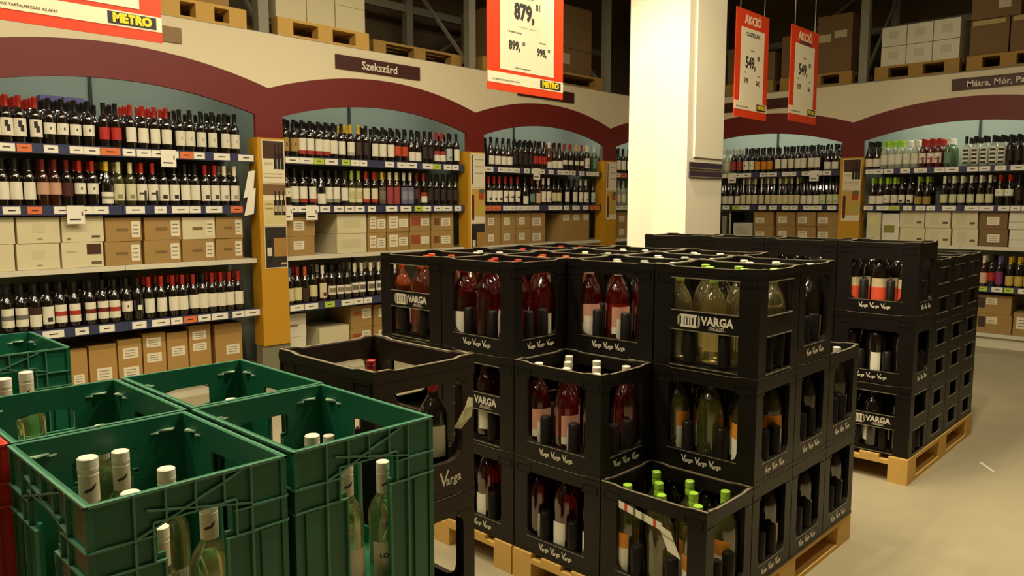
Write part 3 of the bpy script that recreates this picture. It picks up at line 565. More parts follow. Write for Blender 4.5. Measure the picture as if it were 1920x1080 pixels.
# ---------------------------------------------------------------- hanging signs
RED = mat('sign_red', rgb('#de3f12'), .5); SPAPER = mat('sign_paper', rgb('#ece0bd'), .6); CORD = mat('nylon_cord', rgb('#c9c2ac'), .5)
NAVY = mat('logo_ground', rgb('#2b2a2c'), .5); LOGOY = mat('logo_yellow', rgb('#e6cf1c'), .5); GINK = paper('3a3630'); SWHITE = mat('sign_white', rgb('#f0dfbc'), .6)
def sign(label, x0, x1, y, z0, H, akcio, nums):
    t = thing('hanging_sign', label, 'sign', (x0, y, z0)); W = x1-x0
    m = MB(); m.box(0, W, 0, .006, 0, H, RED); put('sign_board', m.mesh('sign_board'), t)
    k = W/.67
    zb0, zb1 = ((.043, .105) if not akcio else (.06/k, .125/k)); zb0 *= k; zb1 *= k
    m = MB(); m.box(0, W, -.0012, 0, zb0, zb1, SWHITE); band = put('white_band', m.mesh('white_band'), t)
    m = MB(); lx0, lx1 = W*.675, W*.965; a, b = zb0+.008*k, zb1-.006*k
    m.box(lx0, lx1, -.0022, -.0012, a, b, NAVY)
    e = .003*k; i0 = .004*k
    for q in ((lx0+i0, lx1-i0, a+i0, a+i0+e), (lx0+i0, lx1-i0, b-i0-e, b-i0), (lx0+i0, lx0+i0+e, a+i0, b-i0), (lx1-i0-e, lx1-i0, a+i0, b-i0)):
        continue
        m.box(q[0], q[1], -.0026, -.0022, q[2], q[3], LOGOY)
    lg = put('logo_plate', m.mesh('logo_plate'), t)
    put('logo_lettering', text_mesh('METRO', .048*k, LOGOY, .0032*k, 0, frame(((lx0+lx1)/2, -.0028, (a+b)/2), (1, 0, 0)), sx=.98), lg)
    put('small_print', text_mesh('AZ ÁRAK TARTALMAZZÁK AZ ÁFÁT', .014*k, GINK, 0, 0, frame((W*.06, -.0016, (zb0+zb1)/2-.012*k), (1, 0, 0)), align='LEFT'), band)
    pz0 = .125*k if not akcio else .118
    pz1 = H-.14*k if not akcio else H-.135
    px0, px1 = W*.155, W*(.865 if not akcio else .86)
    m = MB(); m.box(px0, px1, -.0015, 0, pz0, pz1, SPAPER); pp = put('price_paper', m.mesh('price_paper'), t)
    for (txt, fx, fz, sz, bd) in nums:
        put('print', text_mesh(txt, sz, GINK, bd, 0, frame((px0+(px1-px0)*fx, -.002, pz0+fz), (1, 0, 0)), sx=.82), pp)
    put('heading', text_mesh('AKCIÓ', .115*k if akcio else .11*k, SWHITE, .0022, 0, frame((W/2, -.0012, (H+pz1)/2-.008), (1, 0, 0)), sx=.95), t)
    for q in (.12, .85):
        m = MB(); m.cyl(W*q, .003, H-.01, 5.4-z0, .0022, CORD, 5); put('cord', m.mesh('cord'), t)
N2 = [('879,', .43, .345, .125, .006), ('01', .69, .395, .055, .002), ('899,', .25, .145, .07, .0035), ('00', .42, .165, .03, .001), ('998,', .76, .135, .06, .003), ('00', .9, .155, .026, .001),
      ('1 db esetén, bruttó ár', .25, .225, .017, 0), ('1 db esetén', .77, .195, .017, 0), ('_____________________', .5, .27, .02, 0), ('bruttó egységár', .5, .44, .018, 0), ('Az ajánlat a készlet erejéig érvényes', .4, .02, .012, 0)]
sign('red hanging banner with white band and logo in front of shelves', .735, 1.406, 3.437, 2.19, .98, False, [('749,', .43, .345, .125, .006), ('699,', .25, .145, .07, .0035)])
sign('large red hanging price sign reading 879', 3.16, 3.832, 3.23, 2.165, .98, False, N2)
def n3(p, a, b): return [(p, .42, .31, .12, .005), ('00', .76, .36, .05, .002), (a, .25, .17, .055, .002), (b, .76, .165, .05, .002), ('OLASZRIZLING', .5, .53, .042, .001), ('bruttó ár', .5, .41, .02, 0), ('3 db', .2, .235, .02, 0), ('6 db', .78, .225, .02, 0)]
sign('red hanging AKCIÓ price sign beside the white pillar', 5.6, 6.155, 2.975, 2.19, .83, True, n3('549,', '599,', '567,'))
sign('red hanging AKCIÓ price sign by the ochre-post side', 6.2, 6.745, 2.803, 2.19, .77, True, n3('549,', '559,', '56,'))

# ---------------------------------------------------------------- crates
BLK = mat('crate_black', rgb('#16120e'), .4, spec=.3, noise=.12, nscale=9)
BRN = mat('crate_brown_black', rgb('#2a1e15'), .45, spec=.3, noise=.12, nscale=9)
RIM = mat('crate_edge_highlight', rgb('#7d735c'), .4, noise=.3, nscale=30)  # light caught along crate edges, painted in as a paler colour
GLIT = mat('crate_green_lit_rib', rgb('#4f8266'), .4, noise=.15, nscale=12); GPALE = mat('crate_green_gusset_sheen', rgb('#b9d3b4'), .35)  # lit rib tops and the sheen on the gussets, put into the colour
RLIT = mat('crate_red_lit_edge', rgb('#c8402a'), .4)  # same painted-in light for the red crates' ribs and gussets
GRN = mat('crate_green', rgb('#186344'), .38, noise=.08, nscale=7)
REDC = mat('crate_red', rgb('#b3200f'), .4, noise=.06, nscale=7)
PRINT = mat('white_print', rgb('#ded4bd'), .6)
CA, CBW = .3234, .4339                      # crate grid pitch across / along
def side(m, L, H, o, ux, holes, cm, t=.016, dip=.005, cut=0):
    top = [(L-cut, H), (L*.86, H), (L*.8, H-dip), (L*.2, H-dip), (L*.14, H), (cut, H)]
    m.plate([(cut, 0), (L-cut, 0)]+top, holes, o, ux, (0, 0, 1), -t, cm)
    n = Vector(ux).cross(Vector((0, 0, 1)))                         # top edge in a lighter colour, as if catching the light
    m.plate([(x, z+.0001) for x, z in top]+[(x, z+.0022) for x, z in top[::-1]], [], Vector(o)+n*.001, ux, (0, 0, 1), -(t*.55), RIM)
def crate_mesh(kind, cm, lx=.318, ly=.428, H=.384):
    k = ('crate', kind, cm.name, lx, ly, H)
    if k in MESH: return MESH[k]
    m = MB(); t = .016
    def holes(L):
        a = .07 if L > .38 else .052
        if kind == 'V': return [rr(a, .07, L-a, H-.052, .014, .036)]
        if kind == 'U': return [rr(a+.01, .07, L-a-.01, H-.095, .014, .03)]
        if kind == 'W': return [rr(a+.008, H*.565, L-a-.008, H-.045, .003, .003), rr(a+.008, .014, L-a-.008, H*.375, .003, .003)]
        if kind == 'T': return [rr(a-.012, .09, L-a+.012, H-.062, .03, .045)]
        if kind == 'S': return [rr(L*.3, H*.6, L*.7, H*.86, .004, .004), rr(L*.3, H*.12, L*.7, H*.38, .004, .004)]
    side(m, ly, H, (0, ly, 0), (0, -1, 0), holes(ly), cm)         # -X face
    side(m, ly, H, (lx, 0, 0), (0, 1, 0), holes(ly), cm)          # +X
    side(m, lx, H, (0, 0, 0), (1, 0, 0), holes(lx), cm, cut=t)           # -Y
    side(m, lx, H, (lx, ly, 0), (-1, 0, 0), holes(lx), cm, cut=t)        # +Y
    m.box(t, lx-t, t, ly-t, .016, .026, cm)
    e = .0024                                                       # raised rim, foot and ledges
    for z0, z1 in ((H-.028, H-.0075), (.0, .012)):
        m.box(-e*.5, lx+e*.5, -e*.5, 0, z0, z1, cm); m.box(-e*.5, lx+e*.5, ly, ly+e*.5, z0, z1, cm)
        m.box(-e*.5, 0, 0, ly, z0, z1, cm); m.box(lx, lx+e*.5, 0, ly, z0, z1, cm)
    for sx in (0, 1):                                               # corner ledges and recess frames
        for (q0, q1) in ((.012, .085), (ly-.085, ly-.012)):
            X0, X1 = ((-e, 0) if sx == 0 else (lx, lx+e))
            m.box(X0, X1, q0, q1, H-.062, H-.058, cm); m.box(X0, X1, q0, q1, H-.034, H-.031, cm)
            for q in (q0, q1-.004): m.box(X0, X1, q, q+.004, H-.06, H-.032, cm)
        for (q0, q1) in ((.01, .06), (lx-.06, lx-.01)):
            Y0, Y1 = ((-e, 0) if sx == 0 else (ly, ly+e))
            m.box(q0, q1, Y0, Y1, H-.062, H-.058, cm)
    if kind in 'VU':
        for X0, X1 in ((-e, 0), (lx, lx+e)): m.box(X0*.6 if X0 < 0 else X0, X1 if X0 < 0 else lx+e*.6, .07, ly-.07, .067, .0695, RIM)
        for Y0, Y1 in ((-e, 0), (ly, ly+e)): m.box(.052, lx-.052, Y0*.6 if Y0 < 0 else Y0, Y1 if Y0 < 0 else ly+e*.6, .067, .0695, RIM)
    if kind in 'WS':
        for z in ((H*.375, H*.565, H-.045, .009) if kind == 'W' else (H*.6, H*.38, H*.86, H*.12)):
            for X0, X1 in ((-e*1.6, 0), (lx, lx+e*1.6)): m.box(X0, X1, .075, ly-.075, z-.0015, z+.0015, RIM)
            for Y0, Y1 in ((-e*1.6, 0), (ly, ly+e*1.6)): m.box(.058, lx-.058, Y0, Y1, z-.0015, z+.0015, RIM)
    MESH[k] = m.mesh('crate_body'); return MESH[k]
def pegs_mesh(cm, lx=.318, ly=.428):
    k = ('pegs', cm.name, lx, ly)
    if k in MESH: return MESH[k]
    r = .0235
    P = [(x, y) for x in (.0265, lx-.0265) for y in (ly*.335, ly*.665)]+[(x, y) for y in (.0265, ly-.0265) for x in (lx*.36, lx*.64)]
    m = MB(); m.lathe([(r, .02), (r*.95, .172), (r*.74, .178)], cm, 12)
    MESH[k] = (m.mesh('divider_peg', True), P); return MESH[k]
def logos(kind, lx=.318, ly=.428, H=.384):
    k = ('logo', kind, H)
    if k in MESH: return MESH[k]
    out = []
    def wordmark(o, right, n, sz):
        L = []; r = Vector(right)
        for q in range(n):
            c = Vector(o)+r*(q-(n-1)/2)*.058
            for txt, s_, dx, dz in (('V', 1.3, -.015, .001), ('arga', .8, .0085, -.003)):
                me = text_mesh(txt, sz*s_, PRINT, .0005, .2, None, .0004, sx=.95)
                me.transform(frame(c+r*dx*sz/.028+Vector((0, 0, dz)), right)@Matrix.Rotation(.12, 4, 'Z')); L.append(me)
        return join_meshes('logo_print', L)
    if kind in 'VU':
        out = [wordmark((-.0008, ly/2, .038), (0, -1, 0), 3, .028), wordmark((lx/2, -.0008, .038), (1, 0, 0), 3, .026)]
    elif kind == 'T':
        out = [wordmark((-.0008, ly/2, .045), (0, -1, 0), 1, .042), wordmark((lx*.74, -.0008, .045), (1, 0, 0), 1, .042)]
    elif kind == 'W':
        c = Vector((-.0008, ly/2, H*.47)); rt = (0, -1, 0); m = MB()
        def q(a0, a1, z0, z1): m.box(-.0012, -.0004, ly/2-a1, ly/2-a0, H*.47+z0, H*.47+z1, PRINT)
        q(-.098, -.03, -.024, -.016); q(-.098, -.03, .016, .024); q(-.095, -.085, -.016, .016); q(-.043, -.033, -.016, .016)
        for a in (-.08, -.068, -.056): q(a, a+.007, -.014, .01)
        q(-.082, -.046, .011, .0145)
        for a, hgt in ((-.11, .016), (-.105, .022), (-.024, .022), (-.019, .016)): q(a, a+.002, -hgt, hgt)
        q(.018, .088, -.026, -.0245)
        b = m.mesh('emblem_print')
        L = [b, text_mesh('VARGA', .042, PRINT, .0016, 0, frame(c+Vector((0, -.052, .004)), rt), .0004, sx=.92), text_mesh('PINCÉSZET', .012, PRINT, 0, 0, frame(c+Vector((0, -.052, -.019)), rt), .0004)]
        out = [join_meshes('logo_print', L)]
    MESH[k] = out; return out
LITRE = {  # contents: description, glass, cap, labels
 'rosew': ('white-capped rosé bottle', 'rose', 'white', [('foot', 'd59a80', 'e9dfc6', .06, .17, 110), ('plain', W_, None, .03, .12, 60)]),
 'roser': ('red-capped rosé bottle', 'rose', 'red', [('plain', W_, None, .03, .13, 70)]),
 'amberr': ('orange-capped amber rosé bottle', 'amber', 'orange', [('plain', W_, None, .03, .13, 70)]),
 'redw': ('white-capped red wine bottle', 'red', 'white', [('plain', W_, None, .03, .14, 80)]),
 'redr': ('red-capped red wine bottle', 'red', 'red', [('plain', W_, None, .03, .14, 80)]),
 'whitel': ('lime-capped white wine bottle', 'gold', 'lime', [('plain', W_, None, .03, .13, 80)]),
 'olivel': ('lime-capped olive wine bottle', 'olive', 'lime', [('head', W_, 'd98a26', .03, .18, 100)]),
 'oliveb': ('dark-capped olive wine bottle', 'olive', 'black', [('head', W_, 'd98a26', .03, .18, 100)]),
 'darkw': ('white-capped dark wine bottle', 'dark', 'white', [('plain', W_, None, .03, .14, 70)]),
 'darkb': ('black-capped dark wine bottle', 'dark', 'black', [('plain', W_, None, .03, .14, 60)]),
 'orange': ('black-capped dark bottle with orange label', 'dark', 'black', [('head', 'e0522a', 'c9b48a', .03, .16, 150)])}
SPOTS = [(x, y) for x in (.205, .795) for y in (.165, .5, .835)]+[(.5, .333), (.5, .667)]     # eight staggered bottles
def crate(name, kind, cm, loc, label, contents=None, short='', H=.384, only=None, lx=.318, ly=.428, pegs=True):
    o = tag(put(name, crate_mesh(kind, cm, lx, ly, H), None, loc), label, 'crate')
    if pegs and kind != 'S':
        me, P = pegs_mesh(cm, lx, ly)
        for x, y in P: put('divider_peg', me, o, (x, y, 0))
    if kind != 'S':
        for me in logos(kind, H=H): put('logo_print', me, o)
    if contents:
        d, gl, cp, lb = LITRE[contents]
        for fx_, fy_ in SPOTS:
            bx, by = lx*fx_, ly*fy_
            if only and not only(fx_, fy_): continue
            lab = f'{d} in the {short}'
            yaw = random.choice((0, -.4, .5, -1.57, -1.1, -.8, 2.6, -2.2))+random.uniform(-.3, .3)
            if contents == 'orange': yaw = random.uniform(-1.5, -.9)
            bottle('litre_bottle', 'litre', gl, cp, lb, (loc[0]+bx, loc[1]+by, loc[2]+.0265), yaw, lab, lab, n=20, screw=True)
    return o
# ---- main stack: rows A..D go away from the green crates, columns 0 (aisle) .. 3 (wine wall)
X0, Y0, PH, CH_ = 2.156, 1.194, .12, .385
LAY = ['bottom', 'middle', 'top']; COLN = ['aisle end', 'next to aisle end', 'next to wall end', 'wall end']
STACK = {  # (row, col): [bottom, middle, top] of (kind, contents) or None
 (0, 0): [('V', 'olivel')], (0, 1): [('V', 'roser'), ('V', 'rosew')], (0, 2): [('V', 'roser'), ('W', 'roser'), ('V', 'roser')], (0, 3): [('V', None), ('V', None), ('W', 'amberr')],
 (1, 0): [('V', 'darkb'), ('V', 'olivel'), ('W', 'whitel')], (1, 1): [('V', None), ('V', None), ('V', 'rosew')], (1, 2): [('V', None), ('V', None), ('V', 'amberr')], (1, 3): [('V', None), ('V', None), ('V', 'redw')],
 (2, 0): [('V', 'darkb'), ('V', 'darkb'), ('V', 'darkw')], (2, 1): [('V', None), ('V', None), ('V', 'darkw')], (2, 2): [('V', None), ('V', None), ('V', 'redw')], (2, 3): [('V', None), ('V', None), ('V', 'redr')],
 (3, 0): [('V', 'darkb'), ('V', 'darkw')], (3, 1): [('V', None), ('V', None), ('V', 'darkw')], (3, 2): [('V', None), ('V', None), ('V', 'redw')], (3, 3): [('V', None), ('V', None), ('V', 'redr')]}
for (r, c), L in STACK.items():
    for k, (kind, con) in enumerate(L):
        hid = con is None
        loc = (X0+CA*r+.003, Y0+CBW*c+.003, PH+CH_*k+.0005)
        desc = {'V': 'open-sided', 'W': 'banded'}[kind]
        what = '' if hid else ' of '+LITRE[con][0]+'s'
        where = f'{LAY[k]} layer, {ORD[r]} row, {COLN[c]}'
        edge = r == 0 or c == 0 or k == 2 or len(L)-1 == k
        f = None
        if k < len(L)-1: f = (lambda i, j, r=r, c=c: (c == 0 and j < .6) or (r == 0 and i < .6) or (r == 1 and c == 0))
        crate('bottle_crate', kind, BLK, loc, f'black {desc} crate{what}, {where}', con, f'black crate, {where}', only=f, pegs=not hid)
for k, (c0, lab) in enumerate(((0, 'beside the aisle'), (2, 'away from the aisle'))):
    # pallets lie with their long side along X
    pallet(f'pale wooden pallet under the nearer black crates, {lab}', (X0-.01, Y0+CBW*c0+.004, 0), 0, CA*4+.01, CBW*2-.008, PH, WOODP)
# ---- rear stack
RX, RY, RPH, RH = 4.34, 1.225, .14, .387
for c in range(4):
    for k in range(3):
        kind = 'W' if k == 0 else 'U'; con = 'orange' if (c == 0 and k == 2) else 'darkb'
        where = f'rear {LAY[k]} layer, {COLN[c]}'
        f = (lambda i, j: i < .6)
        crate('bottle_crate', kind, BLK, (RX+.003, RY+.427*c+.003, RPH+RH*k+.0005), f'black {"banded" if kind == "W" else "open-sided"} crate of {LITRE[con][0]}s, {where}'.replace(' with orange labels', ''), con if (c < 2 or k == 2) else None, f'black crate, {where}', only=f, lx=.318, ly=.421, H=.386)
for r in range(1, 4):
    for k in range(3):
        crate('bottle_crate', 'S', BLK, (RX+.327+.323*(r-1), RY+.003, RPH+.352*k+.0005), f'black slot-sided crate, {LAY[k]} layer of rear stack, {ORD[r-1]} behind the banded crate', None, lx=.315, ly=.42, H=.3515)
pallet('pale wooden pallet under the rear black crates beside the aisle', (RX-.02, RY-.005, 0), 0, 1.31, .86, RPH, WOODP)
pallet('pale wooden pallet under the rear black crates beside the pillar', (RX-.02, RY+.862, 0), 0, 1.31, .86, RPH, WOODP)
# ---- brown stack
for k in range(3):
    crate('bottle_crate', 'T', BRN, (1.062, 1.475, .367*k+.0005), f'brown-black crate with arched sides, {LAY[k]} of the free-standing stack', None, H=.3665, ly=.44, lx=.325, pegs=False)
for i, (dx, dy, cp, gl) in enumerate(((.245, .075, 'red', 'dark'), (.16, .16, 'black', 'dark'), (.07, .075, 'black', 'dark'), (.07, .36, 'white', 'dark'), (.25, .36, 'red', 'red'))):
    bottle('litre_bottle', 'litre', gl, cp, [('plain', W_, None, .09, .19, 70)], (1.062+dx, 1.475+dy, .367*2+.021), -.4,
           f'{cp}-capped bottle in the top brown crate'+(' beside the torn label' if i == 0 else ''), f'{cp}-capped bottles in the top brown crate', 16, True, .84)
t = thing('torn_label', 'torn pale paper label hanging on the brown crate', 'paper', (1.33, 1.471, .985))
m = MB(); P = [(-.02, -.07, 0), (.0, -.075, .004), (.03, -.045, .012), (.04, -.02, .01), (.045, 0, .004), (.03, .005, .0), (.012, -.02, .008), (-.012, -.045, .01)]
m.add([(x, -z-.002, y) for x, y, z in P]+[(x, -z-.0035, y) for x, y, z in P], [tuple(range(8)), tuple(range(15, 7, -1))]+[(i, (i+1) % 8, 8+(i+1) % 8, 8+i) for i in range(8)], paper('cfc69c')); put('paper_scrap', m.mesh('paper_scrap'), t)

# ---- green crates
def green_mesh(cm, lx=.325, ly=.418, H=.354):
    k = ('green', cm.name, H)
    if k in MESH: return MESH[k]
    m = MB(); t = .006; sc = GLIT if cm is GRN else RLIT
    def win(L):
        c = L/2; a, b = min(.068, L*.2), min(.052, L*.16)
        z0, z1, z2 = .05, H-.105, H-.052
        if H < .2: return []
        return [[(c-b, z0), (c+b, z0), (c+b, z1), (c+a, z1), (c+a, z2-.006), (c+a-.006, z2), (c-a+.006, z2), (c-a, z2-.006), (c-a, z1), (c-b, z1)]]
    for L, o, ux in ((ly, (0, ly, 0), (0, -1, 0)), (ly, (lx, 0, 0), (0, 1, 0)), (lx, (0, 0, 0), (1, 0, 0)), (lx, (lx, ly, 0), (-1, 0, 0))):
        O = Vector(o)+Vector(ux)*.01; d = Vector(ux); n = d.cross(Vector((0, 0, 1)))        # outward normal
        Lp = L-.02; O = O-n*.005
        m.plate([(0, 0), (Lp, 0), (Lp, H), (0, H)], win(Lp), O, d, (0, 0, 1), -t, cm)
        def rib(a, b, wdt=.003, dep=.0065):
            p = O+d*a[0]+Vector((0, 0, a[1]))+n*dep/2; q = O+d*b[0]+Vector((0, 0, b[1]))+n*dep/2
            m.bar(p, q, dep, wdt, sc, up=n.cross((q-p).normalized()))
        rib((-.01, H-.002), (Lp+.01, H-.002), .0045, .005)
        c = Lp/2; z1, z2 = H-.072, H-.116
        if H < .2: continue
        for s_ in (-1, 1):
            e0 = c+s_*(Lp/2+.008); rib((e0, z1), (c+s_*Lp*.21, z1)); rib((e0, z2), (c+s_*min(.052, Lp*.16), z2))
            rib((c+s_*Lp*.31, H), (c+s_*Lp*.31, z1-.005)); rib((c+s_*Lp*.155, H), (c+s_*Lp*.155, H-.052)); rib((c+s_*(min(.052, Lp*.16)+.002), z2), (c+s_*(min(.052, Lp*.16)+.002), .01))
            rib((c+s_*Lp*.31, z1-.005), (c+s_*Lp*.31, .01), .004, .006); m.bar(O+d*(c+s_*Lp*.41)+Vector((0, 0, z2-.004)), O+d*(c+s_*Lp*.41)+Vector((0, 0, .01)), .03, .008, cm, up=n)
            rib((c+s_*Lp*.22, H-.052), (c+s_*Lp*.22, z2))
        rib((c, H), (c, H-.052)); rib((c-Lp*.22, H-.052), (c+Lp*.22, H-.052))
        rib((c-Lp*.31, z1), (c+Lp*.25, H-.006)); rib((c-Lp*.25, H-.03), (c+Lp*.31, z1+.006))
        # triangular gussets inside, beside each corner
        inn = -n*t
        for s_ in (-1, 1):
            for off, sz, dz in ((.395, .017, .026), (.315, .008, .03)):
                x = c+s_*Lp*off; b0 = O+d*x+inn+Vector((0, 0, H-dz)); u = d*s_
                tri = [b0-u*sz*1.3, b0+u*sz*.9, b0+u*sz*.2-n*sz*.75]
                lo = [q-Vector((0, 0, .003)) for q in tri]
                m.add(tri+lo, [(0, 1, 2), (5, 4, 3), (0, 3, 4, 1), (1, 4, 5, 2), (2, 5, 3, 0)], GPALE if cm is GRN else RLIT)
    for x in (.004, lx-.004):
        for y in (.004, ly-.004): m.box(x-.0025 if x < .1 else x-.0085, x+.0085 if x < .1 else x+.0025, y-.0025 if y < .1 else y-.0085, y+.0085 if y < .1 else y+.0025, 0, H, cm)
    m.box(.012, lx-.012, .012, ly-.012, .004, .012, cm)
    MESH[k] = m.mesh('crate_shell'); return MESH[k]
BIRD = paper('2c2620')
def bird_mesh():
    if 'bird' in MESH: return MESH['bird']
    m = MB(); r = .0167
    P = [(-.012, -.004), (-.006, .0), (.0, .001), (.006, .006), (.011, .008), (.007, .001), (.003, -.003), (-.003, -.004), (-.007, -.006)]
    vs_ = [(r*math.sin(x/r), -r*math.cos(x/r), .262+z*1.1) for x, z in P]
    m.add(vs_, [(0, 1, 8), (1, 7, 8), (1, 2, 7), (2, 6, 7), (2, 3, 6), (3, 5, 6), (3, 4, 5)], BIRD); MESH['bird'] = m.mesh('bird_emblem'); return MESH['bird']
GH = .3545
def green_stack(x, y, n, desc, cm=GRN, colour='green', fill=(), glass='gold', tray=False, top=True):
    z = 0
    for k in range(n):
        lay = ['bottom', 'middle', 'top'][k] if n == 3 else ['bottom', 'upper'][k]
        tag(put('wine_crate', green_mesh(cm), None, (x, y, z+.0005)), f'{colour} ribbed plastic crate, {lay} of the stack {desc}', 'crate'); z += GH
    if tray:
        tag(put('wine_crate', green_mesh(cm, H=.12), None, (x, y, z+.0005)), f'low {colour} tray crate on the stack {desc}', 'crate'); zb = z
    else: zb = z-GH
    for (bx, by, zt) in fill:
        lab = f'screw-capped white wine bottle with bird emblem, crate {desc}'
        b = bottle('wine_bottle', 'screw', glass, 'white', [('plain', 'd9d2b4', None, .03, .12, 130)], (bx, by, zb+.0135), random.uniform(-.6, -.1), lab, lab, 20, True, (zt-zb-.0135)/.315)
        m = MESH.get('sleeve')
        if not m:
            q = MB(); q.lathe([(.0154, .236), (.0164, .2365), (.0164, .285), (.0158, .2855)], paper('cfc3a0'), 20); m = MESH['sleeve'] = q.mesh('neck_sleeve', True)
        put('neck_sleeve', m, b); put('bird_emblem', bird_mesh(), b)
        if (bx, by) == (.91, 1.24):
            me = text_mesh('LOVAS', .017, INK, .0004, 0, None, .0002); rr_ = .0392
            for v in me.vertices: x_, y_, z_ = v.co; v.co = ((rr_+z_)*math.sin(x_/rr_), -(rr_+z_)*math.cos(x_/rr_), .085+y_)
            put('lettering', me, b)
green_stack(.340, 1.184, 3, 'beside the aisle and the red crate', fill=[(.433, 1.47, 1.051), (.515, 1.55, 1.025), (.542, 1.40, 1.02), (.45, 1.318, 1.022), (.462, 1.230, .985), (.545, 1.236, 1.01)])
green_stack(.680, 1.190, 3, 'beside the aisle and the brown crates', fill=[(.837, 1.385, 1.02), (.91, 1.24, .98), (.825, 1.245, 1.0), (.79, 1.54, .99), (.95, 1.50, .97)])
green_stack(.350, 1.612, 3, 'between red crate and brown crates', fill=[(.553, 1.777, 1.02), (.41, 1.68, 1.0), (.46, 1.90, .97)])
green_stack(.687, 1.616, 3, 'beside the brown crates, shelf side', fill=[(.859, 1.791, 1.02), (.78, 1.68, .98)])
green_stack(.40, 2.10, 2, 'with a low tray behind', fill=[(.557, 2.36, 1.05), (.495, 2.31, 1.05), (.46, 2.2, 1.0)], tray=True)
green_stack(.41, 2.59, 3, 'nearest the tall cartons', fill=())
green_stack(.021, 1.612, 3, 'of red crates', cm=REDC, colour='red', fill=())
# ---------------------------------------------------------------- small paper things
def ribbon(label, name, pts, wdt, cols, up):
    t = thing(name, label, 'tag', pts[0]); o0 = Vector(pts[0]); m = MB(); U_ = Vector(up)*wdt/2
    n = len(pts)-1
    nrm = (Vector(pts[1])-o0).cross(U_).normalized()*.0006
    for i in range(n):
        a, b = Vector(pts[i])-o0, Vector(pts[i+1])-o0
        m.add([a-U_, b-U_, b+U_, a+U_, a-U_+nrm, b-U_+nrm, b+U_+nrm, a+U_+nrm], [(0, 1, 2, 3), (7, 6, 5, 4), (0, 4, 5, 1), (3, 2, 6, 7)], paper(cols[i % len(cols)]))
    put('tag_strip', m.mesh('tag_strip'), t); return t
fx = X0-.006
ribbon('white promotional strip with red print hung across the open crate', 'neck_tag', [(fx, Y0+.345-.012*i, .445-.0022*i) for i in range(16)], .026, [W_, W_, 'c9482f', W_, W_, '6b6a54', W_, W_, '8a9a6a', W_], (0, 0, 1))
ribbon('folded white price tag hanging at the open crate front', 'neck_tag', [(fx-.004, Y0+.155-.006*i, .415-.012*i) for i in range(8)], .05, [W_, W_, 'b9b29c', W_, W_], (0, -1, -.3))
def handtag(wall, px, z, lab, turn=0):
    s = px_s(wall, px, z, .02); (lx, ly), rz = place(wall, s, .018)
    t = thing('shelf_card', lab, 'card', (lx, ly, z), rz+turn)
    m = MB(); m.box(-.055, .055, -.003, 0, -.115, .01, TAGW); put('card', m.mesh('card'), t)
    m = MB(); m.box(-.04, .03, -.0034, -.003, -.09, -.08, INK); m.box(.035, .045, -.0034, -.003, -.06, -.03, paper('8d3a2a')); put('card_print', m.mesh('card_print'), t)
for wall, px, z, lab in (('L', 315, ZA-.005, 'square white price card hanging on top rail of red-banner bay'), ('L', 141, ZB-.005, 'square white price card hanging on second rail of red-banner bay'),
                         ('L', 537, ZB-.005, 'white card on second rail of Szekszárd bay, beside its poster post'), ('L', 584, ZB-.005, 'white card on second rail of Szekszárd bay, above cream cartons'),
                         ('L', 1006, ZA-.005, 'white card hanging on top rail of the 879-sign bay'), ('R', 1373, ZA-.005, 'white card on top rail of AKCIÓ bay, below red-labelled bottles'), ('R', 1527, ZA-.005, 'white card on top rail of AKCIÓ bay, by the low-labelled bottles')):
    handtag(wall, px, z, lab)
t = thing('leaflet_holder', 'white leaflets hanging beside the ochre post, red-banner bay', 'leaflet', (2.985, YF-.01, 1.62))
for k, z in enumerate((.02, -.12)):
    m = MB(); m.plate([(-.05, -.09), (.03, -.075), (.055, .13), (.0, .12)], [], (0, -.004*k, z), (1, 0, 0), (0, 0, 1), .002, TAGW); put('leaflet', m.mesh('leaflet'), t)
t = thing('paper_scrap', 'small white paper scrap on the floor beside rear pallet', 'paper', (4.9, .93, .001), .5)
m = MB(); m.plate([(0, 0), (.16, .02), (.15, .035), (.01, .016)], [], (0, 0, 0), (1, 0, 0), (0, 1, 0), .0012, paper('f0ead8')); put('scrap', m.mesh('scrap'), t)

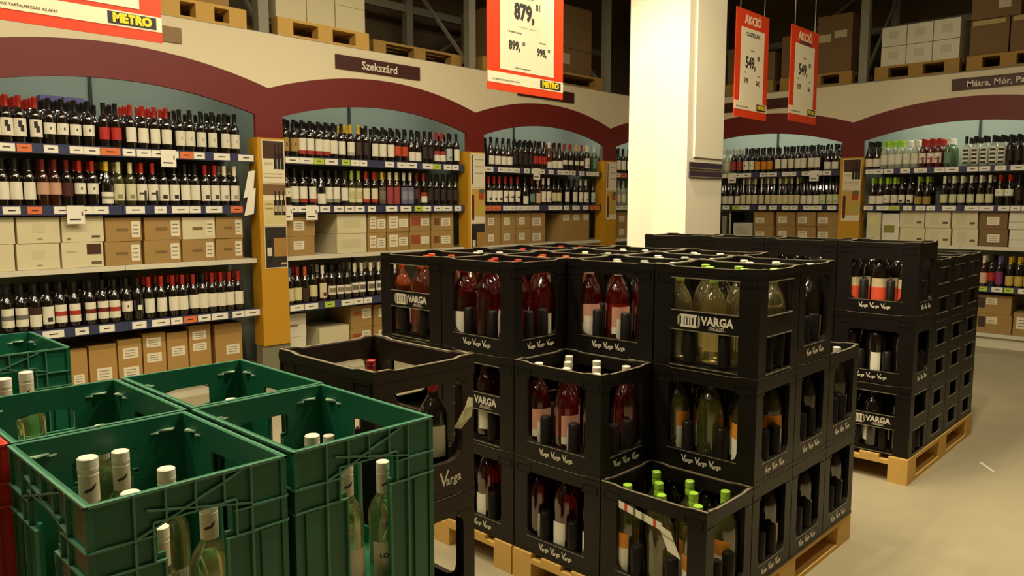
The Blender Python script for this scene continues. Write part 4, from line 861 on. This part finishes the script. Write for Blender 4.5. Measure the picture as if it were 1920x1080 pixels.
# ---------------------------------------------------------------- lamps
HOUS = mat('lamp_housing', rgb('#d5d0c0'), .5)
for k, (x, y, p) in enumerate(LAMPS):
    t = thing('ceiling_lamp', 'flat rectangular ceiling lamp hanging above the sales floor', 'lamp', (x, y, LAMP_Z), 0, 'ceiling lamps')
    m = MB(); m.box(-.28, .28, -.13, .13, .012, .06, HOUS); put('lamp_housing', m.mesh('lamp_housing'), t)
    for q in (-.2, .2):
        m = MB(); m.cyl(q, 0, .06, 5.4-LAMP_Z, .004, CORD, 6); put('suspension_cord', m.mesh('suspension_cord'), t)
    ld = bpy.data.lights.new('lamp_light', 'AREA'); ld.shape = 'RECTANGLE'; ld.size = .36; ld.size_y = .12; ld.energy = p*3.0; ld.color = WARM
    o = bpy.data.objects.new('lamp_light', ld); COL.objects.link(o); o.parent = t
t = thing('spotlight', 'ceiling spotlight aimed at the white pillar', 'lamp', (2.9, 2.75, 4.4))
m = MB(); m.lathe([(.05, .12), (.06, .1), (.07, -.02), (.062, -.02), (.05, .05)], HOUS, 16); put('lamp_head', m.mesh('lamp_head', True), t)
m = MB(); m.cyl(0, 0, .11, 1.0, .008, HOUS, 8); put('stem', m.mesh('stem'), t)
ld = bpy.data.lights.new('spot_beam', 'SPOT'); ld.energy = 560; ld.color = (1, .91, .68); ld.spot_size = math.radians(40); ld.spot_blend = .85; ld.shadow_soft_size = .06
o = bpy.data.objects.new('spot_beam', ld); COL.objects.link(o); o.parent = t; o.location = (0, 0, -.03)
o.rotation_euler = (Vector((5.0, 3.26, 1.95))-Vector((2.9, 2.75, 4.37))).to_track_quat('-Z', 'Y').to_euler()
TUBE = mat('lit_tube', (1, 1, .9), .5, emit=((.93, 1, .84), 4))
for key, wall, x0, x1, nm in BAYS:
    if key == 'b3': x0, x1 = x0+.05, x0+2.1
    (lx, ly), rz = place(wall, (x0+x1)/2, .12)
    t = thing('shelf_lamp', f'fluorescent tube hidden behind the arch of the {nm}', 'lamp', (lx, ly, 2.5), rz)
    m = MB(); m.box(-.95, .95, -.03, .03, .03, .06, HOUS); put('lamp_housing', m.mesh('lamp_housing'), t)
    m = MB(); m.cyl(0, 0, -.9, .9, .013, TUBE, 10)
    tu = put('tube', m.mesh('tube'), t); tu.rotation_euler = (0, PI/2, 0); tu.location = (0, 0, .01)
    ld = bpy.data.lights.new('tube_light', 'AREA'); ld.shape = 'RECTANGLE'; ld.size = 1.8; ld.size_y = .03; ld.energy = 4.2 if wall == 'R' else 2.0; ld.color = (.93, 1, .84)
    o = bpy.data.objects.new('tube_light', ld); COL.objects.link(o); o.parent = t; o.location = (0, 0, -.012); o.rotation_euler = (.6, 0, 0)
